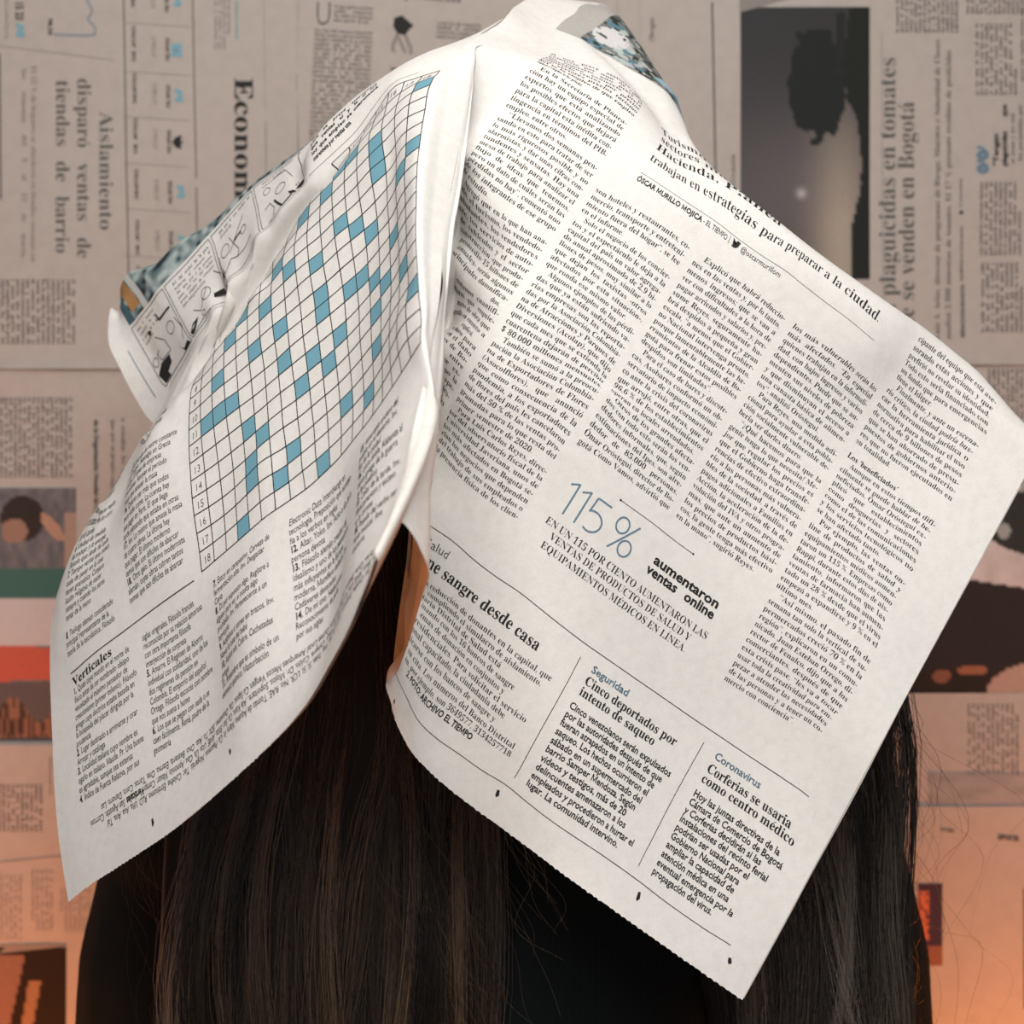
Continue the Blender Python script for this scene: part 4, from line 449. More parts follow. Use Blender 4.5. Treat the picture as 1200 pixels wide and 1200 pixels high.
# ------------------------------------------------------------------ build the newspaper
def page_mesh(name, side, prints, parent):
    us = np.linspace(-796, 0, 177) if side == 'L' else np.concatenate([np.linspace(0, 30.6, 10)[:-1], np.linspace(30.6, 796, 170)])
    vv = np.linspace(-128 if side == 'L' else VT, VB, 250 if side == 'R' else 200); Ug, Vg = np.meshgrid(us, vv); V = [surf(side, Ug.ravel(), Vg.ravel())]
    nx = len(us); i = (np.arange(len(vv) - 1)[:, None] * nx + np.arange(nx - 1)).ravel()
    F = [np.stack([i, i + nx, i + nx + 1, i + 1], 1).tolist()]; M = [np.zeros(len(F[0]), int)]; n = len(Ug.ravel()); ink = [np.ones((n, 4))]; sm = [np.ones(len(F[0]), bool)]
    u0, u1 = us[0] + 1, us[-1] - 1; k = int((u1 - u0) / 7.5); ub = np.linspace(u0, u1, k + 1)   # serrated lower edge
    r = np.random.default_rng(3); z = [(ub[:-1], np.full(k, VB - .5)), (ub[1:], np.full(k, VB - .5)), ((ub[:-1] + ub[1:]) / 2 + r.uniform(-1, 1, k), VB + r.uniform(.3, 1.4, k))]
    V.append(np.concatenate([surf(side, a, b) for a, b in z])); F.append([(n + q, n + 2 * k + q, n + k + q) for q in range(k)]); M.append(np.zeros(k, int)); ink.append(np.ones((3 * k, 4))); sm.append(np.zeros(k, bool)); n += 3 * k
    for P, off in prints:
        pv, pf, pm, pc = P.arrays()
        keep = (pv[:, 0] >= us[0]) & (pv[:, 0] <= us[-1] + .01) & (pv[:, 1] < VB); kf = keep[pf].all(1); pf = pf[kf]; pm = pm[kf]
        V.append(surf(side, pv[:, 0], pv[:, 1], off)); F.append((pf + n).tolist()); M.append(pm); ink.append(pc); sm.append(np.ones(len(pf), bool)); n += len(pv)
    Fl = [f for g in F for f in g]
    return mesh_obj(name, np.concatenate(V), Fl, MATS, np.concatenate(M), parent, True, np.concatenate(ink))
paper = empty('newspaper', (-0.03, 0.5, 1.6), label='open newspaper draped over the head like a tent, crossword page left, article page right', cat='newspaper')
pgL = page_mesh('crossword_page', 'L', [(PL, 0.00009), (PL2, 0.00016)], paper); tag(pgL, 'left page with a blue and white crossword grid, clues and a comic strip')
pgR = page_mesh('article_page', 'R', [(PR, 0.00013)], paper); tag(pgR, 'right page with five columns of article text and three short items below')
def inner(name, side, u0, u1, v0, v1, off, parent):
    us = np.linspace(u0, u1, 90); vv = np.linspace(v0, v1, 110); a, b = np.meshgrid(us, vv); nx = 90
    i = (np.arange(109)[:, None] * nx + np.arange(nx - 1)).ravel()
    return mesh_obj(name, surf(side, a.ravel(), b.ravel(), off), np.stack([i, i + nx, i + nx + 1, i + 1], 1).tolist(), M_PAPER2, None, parent, True)
inner('inner_sheet', 'L', -797.5, -30, -115, 741, -0.0011, paper)
inner('inner_sheet', 'R', 330, 797.5, 60, 740, -0.0011, paper)
def pxw(x, y, Z): return np.stack([(x - 600) / FOC * Z * U, Z * U + 0 * x, -(y - 600) / FOC * Z * U + CZ], -1)
# folded inner page seen through the gap under the spine
_ly = np.array([606, 625, 660, 700, 750, 800, 835, 852.]); _lx = np.array([481, 479, 476, 470, 463.5, 458.5, 459, 470.])
yy = np.linspace(606, 850, 30); tt = np.linspace(0, 1, 12); Yg, Tg = np.meshgrid(yy, tt, indexing='ij')
Xg = np.interp(Yg, _ly, _lx) + Tg * 45; Zg = 1600 + 90 * Tg
V = pxw(Xg.ravel(), Yg.ravel(), Zg.ravel()); F = [(r * 12 + c, r * 12 + 12 + c, r * 12 + 13 + c, r * 12 + c + 1) for r in range(29) for c in range(11)]
fold = mesh_obj('folded_inner_page', V, F, M_PAPER2, None, paper, True)
fp = Print()
for i in range(9): filler(fp, 4.0 + i * 3.4, 612 + i * 2, 74 - i * 4, 1, 3.4, 4, 'serif', GREY, rot=90, seed=i, res=1)
for i in range(3): filler(fp, 3.0 + i * 3.2, 610, 60, 1, 3.2, 4, 'serif', BLACK, rot=90, seed=20 + i, res=1)
pv, pf, pm, pc = fp.arrays(); T = pv[:, 0] / 45; Z = 1600 + 90 * T - 1.2
o = mesh_obj('print', pxw(np.interp(pv[:, 1], _ly, _lx) + pv[:, 0], pv[:, 1], Z), pf.tolist(), MATS, pm, fold, False)
# ------------------------------------------------------------------ the wall and the sheets pasted on it
ZW = 2520.0
M_WALL = mat('plaster', (0.45, 0.42, 0.40), 0.9)
def quadbox(name, x0, x1, y0, y1, z0, z1, m, **k):
    v = [(x, y, z) for x in (x0, x1) for y in (y0, y1) for z in (z0, z1)]
    f = [(0, 1, 3, 2), (4, 6, 7, 5), (0, 4, 5, 1), (2, 3, 7, 6), (0, 2, 6, 4), (1, 5, 7, 3)]
    return tag(mesh_obj(name, v, f, m), **k)
YW = (ZW + 14) * U
quadbox('wall_back', -1.8, 1.8, YW, YW + 0.1, 0, 2.7, M_WALL, kind='structure')
quadbox('floor', -1.8, 1.8, -1.6, YW, -0.08, 0, mat('floor_boards', (0.22, 0.15, 0.10), 0.6), kind='structure')
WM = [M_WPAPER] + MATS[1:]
def wall_sheet(label, x0, y0, x1, y1, layer, P, seed, curl=0.0, group=None):
    """one pasted newspaper sheet; coordinates on the wall are in 1/1200 of the framed wall width"""
    r = np.random.default_rng(seed); ph = r.uniform(0, 6, 6)
    def sp(x, y, off=0.0):
        Z = ZW - 3.2 * layer - 1.0 * (np.sin(x / 47 + ph[0]) * np.sin(y / 61 + ph[1]) + .6 * np.sin((x + y) / 33 + ph[2]))
        Z = Z - curl * np.exp(-(y1 - y) / 10.0) * (1 + .5 * np.sin(x / 40 + ph[3])) - off
        Zf = ZW
        return np.stack([(x - 600) / FOC * Zf * U, Z * U, -(y - 600) / FOC * Zf * U + CZ], -1)
    nx, ny = int((x1 - x0) / 8) + 2, int((y1 - y0) / 8) + 2
    a, b = np.meshgrid(np.linspace(x0, x1, nx), np.linspace(y0, y1, ny)); V = [sp(a.ravel(), b.ravel())]
    i = (np.arange(ny - 1)[:, None] * nx + np.arange(nx - 1)).ravel(); F = np.stack([i, i + nx, i + nx + 1, i + 1], 1).tolist(); M = [np.zeros(len(F), int)]; n = nx * ny; ink = [np.ones((n, 4))]
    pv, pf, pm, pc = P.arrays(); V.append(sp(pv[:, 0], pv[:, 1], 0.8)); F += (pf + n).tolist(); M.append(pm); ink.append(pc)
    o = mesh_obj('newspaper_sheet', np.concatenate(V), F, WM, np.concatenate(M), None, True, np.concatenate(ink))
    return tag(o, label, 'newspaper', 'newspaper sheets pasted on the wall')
def stripes(P, x, y, w, n, lead, size, rot=0, seed=1, m=BLACK): filler(P, x, y, w, n, size, lead, 'serif', m, rot=rot, seed=seed, res=1, sx=.95)
# top left sheet, turned a quarter clockwise
P = Print()
P.text("Economía", 276, 92, 31, 'serifb', BLACK, rot=90, width=175)
P.text("Aislamiento", 118, 132, 23.5, 'serif', GREY, rot=90, width=139)
P.text("disparó ventas de", 92, 93, 23.5, 'serif', GREY, rot=90, width=211)
P.text("tiendas de barrio", 67, 95, 23.5, 'serif', GREY, rot=90, width=203)
P.text("El 52 % de hogares se abasteció en tiendas cercanas en", 38, 78, 9.5, 'serif', FADE, rot=90, width=230)
P.text("las semanas del 9 al 22 de marzo.", 27, 82, 9.5, 'serif', FADE, rot=90, width=222)
P.line(144, -140, 152, 345, 1.6, GREY); P.line(224, -140, 231, 210, 1.4, GREY); P.line(231, 221, 234, 420, 1.4, GREY); P.line(312, 143, 314, 330, 1.2, FADE); P.line(308, -100, 312, 130, .5, FADE)
for y in (28, 85, 138, 192, 245, 300): P.line(146, y, 224, y + 5, .5, FADE)
for i, y in enumerate((-25, 32, 87, 140, 199, 258, 312)):
    P.text("COLCAP BVC", 155 + i, y, 6, 'sansb', GREY, rot=90, width=42 if i % 2 else 36); P.text("3.902,57", 178 + i, y + 12, 7.5, 'sans', FADE, rot=90, width=25); P.text("DOLAR TRM", 194 + i, y + 14, 7, 'sansm', GREY, rot=90, width=27)
    if i == 4 - 1: P.poly([(207, 162), (214, 160), (213, 167), (217, 168), (213, 170), (214, 176), (207, 174), (203, 168)], BLACK)
    elif i == 1: P.rect(202, 53, 214, 68, BLUE); P.rect(205, 57, 210, 64, FADE)
    else: P.path([(204 + i, y + 20), (212 + i, y + 23), (208 + i, y + 26), (213 + i, y + 32), (204 + i, y + 32)], 4.0, BLUE)
stripes(P, 252, -40, 100, 4, -5.2, 6, 90, 5, FADE); P.text("FINANZAS VERDES", 276, 2, 6, 'sans', BLUE, rot=90, width=46)
P.path([(98, -10), (110, 15), (104, 24), (113, 34), (113, 42), (104, 43.5), (65, 42)], 1.6, SLATE); P.text("98,35", 58, 23, 7, 'sansb', GREY, rot=90, width=20)
P.text("15 23", 20, 3, 13, 'sansb', GREY, rot=90, width=22); P.path([(20, 30), (29, 34), (22, 38), (30, 43), (20, 42)], 4.0, BLUE); P.text("ECOPETROL", 7, 0, 6, 'sans', FADE, rot=90, width=48)
P.line(0, 55, 135, 72, .6, FADE); P.line(1, 64, 2.5, 235, 2.2, GREY)
stripes(P, 86, 328, 76, 16, 5.9, 6.5, 90, 8)
P2 = P
wall_sheet('newspaper sheet with headlines Economía and tiendas de barrio, top left of the wall', -380, -170, 349, 433, 2, P, 11, 2.5)
# top middle sheet
P = Print()
P.text("Ortografía pertinente", 400, -8, 16, 'serif', GREY, rot=5, width=142)
P.text("U", 369, 30, 40, 'sansl', GREY, rot=2, width=20); stripes(P, 392, 10, 46, 4, 5.3, 6, 4, 3)
stripes(P, 369, 38, 68, 28, 5.3, 6, 3, 4)
stripes(P, 512, 29, 52, 4, 5.3, 6, 4, 6); P.line(458, 81, 476, 84, 3, GREY)
P.poly([(462, 22), (471, 19), (477, 24), (485, 31), (479, 36), (475, 42), (466, 40), (461, 32)], BLACK); P.path([(466, 40), (460, 56), (462, 62)], 4, FADE); P.path([(475, 42), (482, 58), (481, 64)], 4, FADE); P.path([(466, 42), (475, 62)], 3.5, FADE)
P.line(346, 0, 350, 180, 1.0, FADE)
wall_sheet('upright newspaper sheet with small standing figure between text columns, top middle', 338, -170, 738, 300, 1, P, 12)
# plain margin strip between
P = Print(); P.line(722, -100, 724, 60, .6, FADE)
wall_sheet('narrow blank newspaper margin behind the top of the draped newspaper', 700, -170, 762, 280, 1.5, P, 13)
# tree photograph sheet
def fn_tree(x, y):
    d = np.hypot((x - .42) * .6, (y - .72) * 1.6); base = L_((.028, .03, .032), (.105, .095, .10), np.exp(-(d / .55) ** 2) * 1.0 + .12)
    g = np.exp(-((x - .78) / .22) ** 2) * np.clip((y - .25) / .55, 0, 1); c = base * (1 - g[:, None]) + np.array([.36, .30, .235])[None] * g[:, None]
    s = np.exp(-(((x - .47) / .035) ** 2 + ((y - .685) / .017) ** 2)); c = c + s[:, None] * np.array([.30, .28, .29])
    n = noise2(x * 3, y * 5, 6, 9) * .06; e = ((x - .60) / (.20 + n)) ** 2 + ((y - .27) / (.165 + n * 1.4)) ** 2 < 1
    c = put(c, e, (.016, .02, .02)); c = put(c, (abs(x - .77) < .035) & (y < .2) & (y > .02), (.02, .022, .02)); c = put(c, (x > .72) & (abs(y - .235) < .015), (.02, .022, .02))
    hz = np.interp(y, [0, .18, .33, .42, .55, .68, .77, .82, 1], [.84, .79, .81, .90, .93, .92, .87, .85, .855]) + .012 * noise2(y * 9, x * 0, 6, 4)
    c = put(c, x > hz, (.015, .018, .016)); return c
P = Print()
P.rect(867, 10, 1018, 328, PHOTO, 2.5, fn_tree)
P.poly([(866, 9), (866, 16), (925, 0), (1020, -4), (1020, -14), (866, -14)], FADE)
P.text("Hallan plaguicidas en tomates", 1048, 440, 28, 'serif', GREY, rot=-90, width=372)
P.text("que se venden en Bogotá", 1070, 402, 28, 'serif', GREY, rot=-90, width=282)
P.text("Luis A. Arias, director de programas de Riesgo: Muestra y Autoridad de Clases", 1100, 398, 9.5, 'serif', GREY, rot=-90, width=350)
P.text("analizó 2.300 muestras de tomates. El 17 % presentó residuos de pesticidas", 1113, 398, 9.5, 'serif', GREY, rot=-90, width=338)
P.text("REDACCION BOGOTA", 1129, 396, 6.5, 'sansb', GREY, rot=-90, width=62); P.text("bogota@eltiempo.com y dos más reporteros", 1127, 330, 6.5, 'sans', GREY, rot=-90, width=64); P.ring(1125, 250, 2.4, 2.4, 2.4, BLACK, 10)
P.text("Colombia", 1126, 244, 6, 'sans', GREY, rot=-90, width=34)
stripes(P, 1052, 40, 160, 14, 5.3, 6, -90, 31); stripes(P, 1134, 18, 150, 14, 5.3, 6, -90, 33)
stripes(P, 1145, 113, 84, 9, 5.6, 6.2, -90, 34); stripes(P, 1198, 96, 84, 5, 5.6, 6.2, -90, 35)
stripes(P, 1150, 300, 86, 9, 5.6, 6.2, -90, 36); stripes(P, 1152, 390, 82, 9, 5.6, 6.2, -90, 37); stripes(P, 1206, 300, 190, 4, 5.6, 6.2, -90, 38)
for y in (199, 183): P.ring(1150, y, 7.5, 6.0, 5.2, SLATE, 14); P.path([(1154, y - 4), (1148, y - 9), (1143, y - 9)], 3.2, SLATE)
P.text("“Tengan", 1168, 196, 9, 'sansb', BLACK, rot=-90, width=38); P.text("plaguicidas que", 1178, 196, 9, 'sansb', BLACK, rot=-90, width=72); P.text("se usan y no son", 1187, 194, 8, 'serif', GREY, rot=-90, width=60); P.text("los permitidos por", 1196, 190, 8, 'serif', GREY, rot=-90, width=66)
P.line(834, 4, 838, 215, 2.2, GREY); P.text("Obregón", 766, 50, 9, 'sans', GREY, rot=-90, width=28); P.text("RECUERDOS DE FOTOGRAFÍA", 861, 270, 6.5, 'sans', GREY, rot=-90, width=88); P.line(1032, 40, 1034, 430, .8, FADE)
wall_sheet('newspaper sheet with dark photograph of a tree at dusk beside a headline about tomates', 750, -170, 1580, 428, 2, P, 14, 1.5)
# middle left sheet
def fn_people(x, y):
    n = noise2(x * 3, y * 6, 5, 21); c = L_((.10, .10, .115), (.19, .17, .17), n); c = put(c, (x > .86) & (y > .1) & (y < .45), (.36, .24, .18))
    c = put(c, ((x - .30) / .28) ** 2 + ((y - .12) / .09) ** 2 < 1, (.035, .025, .02)); c = put(c, ((x - .68 + (y - .15) * -2.2) / .10) ** 2 + ((y - .155) / .055) ** 2 < 1, (.42, .22, .14)); c = put(c, ((x - .2) / .17) ** 2 + ((y - .17) / .05) ** 2 < 1, (.30, .16, .11))
    c = put(c, (y > .318) & (y < .437) & (x < .98), (.045, .13, .11)); c = put(c, (y > .437) & (y < .625) & (x < .98), (.52, .46, .45)); c = put(c, (y > .62 + .015 * x) & (y < .765 - .015 * x) & (x < .98), (.50, .06, .02))
    c = put(c, (y > .765), (.12, .09, .085)); h = (y > .875 - .05 * np.sin(x * 9)) & (y < .985) & (x < .75); c = put(c, h, (.26, .11, .06)); c = put(c, h & (noise2(x * 4, y * 2, 9, 5) > .55), (.07, .035, .025))
    c = put(c, (((x - .98 + (y - .87) * 1.8) / .06) ** 2 < 1) & (abs(y - .87) < .055), (.55, .28, .14)); return c
P = Print()
P.rect(-90, 572, 90, 868, PHOTO, 2.5, lambda x, y: fn_people(np.clip(x * 2 - 1, 0, 1), y))
stripes(P, 82, 466, 94, 19, 5.4, 6.2, 90, 51); 
P.text("de la Organización Mundial de Comercio y", 111, 492, 8, 'sansb', GREY, rot=90, width=140); P.text("que por su propia seguridad se comprometan", 131, 492, 8, 'serif', GREY, rot=90, width=160); P.text("a estudiar los casos de los comercios", 143, 490, 8, 'serif', GREY, rot=90, width=150)
P.text("PARTICIPANTES DEL CORO", 72, 592, 5.5, 'sans', FADE, rot=90, width=66); stripes(P, 80, 590, 66, 3, 5, 5.5, 90, 52, FADE)
P.rect(90, 674, 132, 778, PHOTO, 3, lambda x, y: L_((.55, .30, .10), (.42, .26, .19), np.clip(noise2(x, y, 5, 3) * 1.3, 0, 1))); P.rect(90, 770, 132, 868, PHOTO, 3, lambda x, y: L_((.05, .04, .035), (.17, .12, .10), noise2(x, y, 5, 6)))
wall_sheet('newspaper sheet with a green, white and red striped flag photograph, left edge of wall', -380, 425, 330, 884, 1, P, 15)
# lower left sheet
def fn_dark(x, y):
    c = np.tile(np.array([[.018, .011, .009]]), (len(x), 1)); c = put(c, (x + y * .5 < .42) & (y > .05), (.24, .12, .085)); c = put(c, (abs(x - .62 + y * .38) < .10 * (1 - y * .3)) & (y > .22), (.30, .15, .07)); return c
P = Print()
P.rect(-80, 1109, 79, 1290, PHOTO, 2.5, lambda x, y: fn_dark(np.clip(x * 2 - 1, 0, 1), y)); P.poly([(-80, 1124), (-80, 1105), (80, 1105), (78, 1108)], FADE)
stripes(P, 48, 918, 56, 12, 5.4, 6, 90, 61); stripes(P, 59, 886, 72, 1, 5, 5.5, 90, 64, FADE)
stripes(P, 24, 1024, 76, 9, 5.4, 6, 90, 62, FADE); stripes(P, 60, 1018, 72, 5, 5.4, 6, 90, 63, FADE); stripes(P, 104, 1040, 52, 7, 5.4, 6, 90, 66, FADE)
for i in range(1): P.line(-10, 1010, 130, 996, 1.2, FADE)
wall_sheet('newspaper sheet with text columns above a nearly black photograph, bottom left corner', -380, 872, 330, 1420, 2, P, 16, 1.0)
# right middle sheet
def fn_hands(x, y):
    n = noise2(x * 2, y * 4, 6, 31); c = L_((.46, .40, .38), (.58, .51, .49), n); c = put(c, ((x - 1.1) / .62) ** 2 + ((y - .12) / .30) ** 2 < 1, (.03, .032, .03)); c = put(c, ((x - .75) / .06) ** 2 + ((y - .3) / .05) ** 2 < .5, (.3, .32, .30))
    c = put(c, ((x - .75) / .3) ** 2 + ((y - .02) / .12) ** 2 < 1, (.34, .34, .32))
    c = put(c, (y > .50 + .10 * np.clip(x - .45, 0, 1)) & (y < .90), (.028, .022, .02)); c = put(c, (x < .38) & (y > .55) & (y < .68), (.13, .085, .07)); c = put(c, (y > .90), (.025, .018, .015))
    c = put(c, ((x - .55) / .10) ** 2 + ((y - .895) / .022) ** 2 < 1, (.30, .10, .045)); c = put(c, ((x - .35) / .06) ** 2 + ((y - .92) / .03) ** 2 < 1, (.22, .08, .04)); c = put(c, ((x - 1.0) / .36) ** 2 + ((y - 1.0) / .14) ** 2 < 1, (.42, .27, .21)); return c
P = Print()
P.rect(1040, 540, 1220, 814, PHOTO, 2.5, fn_hands)
stripes(P, 1160, 520, 88, 12, 5.4, 6.2, -90, 71)
wall_sheet('newspaper sheet with a torn dark photograph beside the right edge of the draped newspaper', 930, 415, 1580, 818, 1, P, 17)
# right lower sheets
P = Print(); stripes(P, 1136, 908, 84, 11, 5.6, 6.4, -90, 81, GREY); P.rect(1086, 905, 1215, 946, PHOTO, 4, lambda x, y: L_((.26, .245, .23), (.36, .34, .33), noise2(x, y, 6, 8)))
wall_sheet('newspaper sheet with one text column and a grey band, right of the hair', 930, 812, 1580, 952, 1.6, P, 18)
def fn_small(x, y):
    c = np.tile(np.array([[.05, .03, .06]]), (len(x), 1)); c = put(c, (x < .5) & (y > .1) & (y < .7) & (noise2(x * 2, y * 4, 8, 3) > .35), (.55, .12, .03)); c = put(c, y > .76, (.25, .09, .05)); return c
P = Print(); P.rect(1074, 1034, 1103, 1130, PHOTO, 2, fn_small); P.text("DEPORTES", 1167, 982, 8, 'sansb', BLACK, rot=6, width=25); P.text("LA LIGA", 1100, 972, 6, 'sansb', GREY, rot=8, width=16); P.line(1198, 1040, 1199, 1180, 2, GREY)
wall_sheet('mostly blank newspaper sheet with one small photograph, bottom right corner', 930, 944, 1580, 1420, 2.3, P, 19)
# middle filler behind the head
P = Print(); stripes(P, 420, 330, 60, 20, 6, 6.5, 0, 91); stripes(P, 500, 330, 60, 20, 6, 6.5, 0, 92); stripes(P, 400, 700, 60, 30, 6, 6.5, 0, 93)
wall_sheet('newspaper sheet hidden behind the head and shoulders', 320, 285, 940, 1420, .6, P, 20)
C.objects.unlink(_font_o); bpy.data.objects.remove(_font_o); bpy.data.curves.remove(_font_c)
# ------------------------------------------------------------------ the person
person = empty('person', (0, 0.758, 0.0), label='person with long dark hair and black ribbed top, head under the newspaper', cat='person')
M_SKIN = mat('skin', (0.50, 0.30, 0.22), 0.5, 0.4)
M_KNIT = mat('black_ribbed_knit', (0.006, 0.009, 0.010), 0.9, 0.12)
nt = M_KNIT.node_tree; wv = nt.nodes.new('ShaderNodeTexWave'); wv.inputs['Scale'].default_value = 210; wv.bands_direction = 'X'; tcn = nt.nodes.new('ShaderNodeTexCoord'); nt.links.new(tcn.outputs['Object'], wv.inputs['Vector'])
bp = nt.nodes.new('ShaderNodeBump'); bp.inputs['Strength'].default_value = 0.35; bp.inputs['Distance'].default_value = 0.001; nt.links.new(wv.outputs['Fac'], bp.inputs['Height']); nt.links.new(bp.outputs['Normal'], nt.nodes['Principled BSDF'].inputs['Normal'])
def ball(bm, c, r, seg=20):
    g = bmesh.ops.create_uvsphere(bm, u_segments=seg, v_segments=seg // 2 + 2, radius=1.0)['verts']
    for v in g: v.co = Vector((v.co.x * r[0] + c[0], v.co.y * r[1] + c[1], v.co.z * r[2] + c[2]))
def limb(bm, pts, rad, n=14):
    rings = []
    for i, p in enumerate(pts):
        p = Vector(p); d = (Vector(pts[min(i + 1, len(pts) - 1)]) - Vector(pts[max(i - 1, 0)])).normalized()
        a = d.orthogonal().normalized(); b = d.cross(a); r = rad[i]; rx, ry = (r if isinstance(r, tuple) else (r, r))
        if isinstance(r, tuple): a = Vector((1, 0, 0)); b = Vector((0, 1, 0))
        rings.append([bm.verts.new(p + a * math.cos(t) * rx + b * math.sin(t) * ry) for t in [2 * math.pi * k / n for k in range(n)]])
    for r0, r1 in zip(rings[:-1], rings[1:]):
        for k in range(n): bm.faces.new((r0[k], r0[(k + 1) % n], r1[(k + 1) % n], r1[k]))
    bm.faces.new(rings[0][::-1]); bm.faces.new(rings[-1])
def fuse(name, build, vox, m, parent, smooth=3):
    bm = bmesh.new(); build(bm); bmesh.ops.recalc_face_normals(bm, faces=bm.faces[:]); me = bpy.data.meshes.new(name + '_src'); bm.to_mesh(me); bm.free()
    o = bpy.data.objects.new(name, me); C.objects.link(o)
    r = o.modifiers.new('r', 'REMESH'); r.mode = 'VOXEL'; r.voxel_size = vox; s = o.modifiers.new('s', 'SMOOTH'); s.iterations = smooth; s.factor = .5
    bpy.context.view_layer.update(); me2 = bpy.data.meshes.new_from_object(o.evaluated_get(bpy.context.evaluated_depsgraph_get()))
    o.modifiers.clear(); o.data = me2; me2.name = name; me2.materials.clear(); me2.materials.append(m)
    me2.polygons.foreach_set('use_smooth', np.ones(len(me2.polygons), bool)); o.parent = parent; o.matrix_parent_inverse = Matrix.Translation(-Vector(parent.location)); return o
PY = 0.758; HX = -0.004
def torso(bm, g):
    # hips, waist, chest, shoulders, neck as stacked elliptical rings
    P_ = [(HX, PY, .80), (HX, PY, .90), (HX, PY, 1.02), (HX, PY - .005, 1.12), (HX, PY - .005, 1.22), (HX, PY - .008, 1.30), (HX, PY - .01, 1.355), (HX, PY - .005, 1.39), (HX, PY, 1.42), (HX, PY + .005, 1.47), (HX, PY + .005, 1.52)]
    R_ = [(.165, .115), (.175, .12), (.14, .10), (.145, .105), (.16, .11), (.17, .108), (.15, .09), (.095, .07), (.062, .06), (.055, .056), (.055, .058)]
    limb(bm, P_, [(a + g, b + g) for a, b in R_], 28)
    for s in (-1, 1):
        ball(bm, (HX + s * .155, PY - .005, 1.335), (.048 + g, .05 + g, .05 + g))
        limb(bm, [(HX + s * .09, PY, 1.375), (HX + s * .15, PY - .003, 1.345), (HX + s * .172, PY, 1.26), (HX + s * .185, PY + .005, 1.12), (HX + s * .20, PY + .02, 1.03)], [.042 + g, .05 + g, .046 + g, .041 + g, .038 + g])
        limb(bm, [(HX + s * .20, PY + .02, 1.03), (HX + s * .207, PY + .045, .93), (HX + s * .212, PY + .08, .80)], [.037 + g, .034 + g, .024 + g])
def body(bm):
    torso(bm, 0)
    ball(bm, (HX, PY + .005, 1.605), (.076, .096, .105), 28); ball(bm, (HX, PY + .035, 1.545), (.058, .062, .07), 22); ball(bm, (HX, PY + .075, 1.535), (.028, .025, .022))
    ball(bm, (HX, PY + .105, 1.572), (.013, .020, .018)); limb(bm, [(HX, PY + .098, 1.635), (HX, PY + .115, 1.597)], [.006, .010])
    for s in (-1, 1):
        ball(bm, (HX + s * .079, PY + .005, 1.60), (.008, .018, .03)); ball(bm, (HX + s * .03, PY + .088, 1.622), (.016, .011, .010)); ball(bm, (HX + s * .035, PY + .075, 1.590), (.022, .018, .018))
        h = Vector((HX + s * .213, PY + .085, .765)); ball(bm, h, (.014, .038, .045))
        for k, (dy, L) in enumerate([(-.028, .058), (-.010, .070), (.009, .074), (.027, .066)]):
            limb(bm, [h + Vector((0, dy, -.03)), h + Vector((-s * .004, dy * 1.15, -.03 - L * .55)), h + Vector((-s * .016, dy * 1.15, -.03 - L))], [.0095, .0088, .0075], 8)
        limb(bm, [h + Vector((0, .03, .01)), h + Vector((-s * .012, .052, -.02)), h + Vector((-s * .018, .056, -.048))], [.012, .010, .008], 8)
    ball(bm, (HX, PY + .094, 1.566), (.022, .010, .006)); ball(bm, (HX, PY + .092, 1.558), (.018, .010, .006))
bodyo = fuse('body', body, .005, M_SKIN, person)
def sweater(bm):
    torso(bm, .008)
sw = fuse('ribbed_sweater', sweater, .006, M_KNIT, person); tag(sw, 'black ribbed high-neck sweater')
M_CAP = mat('hair_undercoat', (0.008, 0.006, 0.005), 0.6, 0.2)
def cap(bm):
    ball(bm, (HX, PY - .008, 1.612), (.088, .104, .113), 28); ball(bm, (HX, PY - .045, 1.54), (.082, .06, .11), 24); limb(bm, [(HX - .03, PY - .085, 1.55), (HX - .08, PY - .108, 1.40), (HX - .095, PY - .118, 1.20)], [(.06, .022), (.075, .016), (.07, .012)], 18)
    limb(bm, [(HX + .05, PY - .080, 1.55), (HX + .115, PY - .105, 1.40), (HX + .135, PY - .114, 1.20)], [(.05, .022), (.045, .016), (.035, .012)], 18)
def cap_cut(o):
    bm = bmesh.new(); bm.from_mesh(o.data)
    bmesh.ops.delete(bm, geom=[v for v in bm.verts if v.co.y > PY + .045 and v.co.z < 1.68], context='VERTS'); bm.to_mesh(o.data); bm.free()
cp = fuse('hair_undercoat', cap, .006, M_CAP, person, 4); cap_cut(cp)
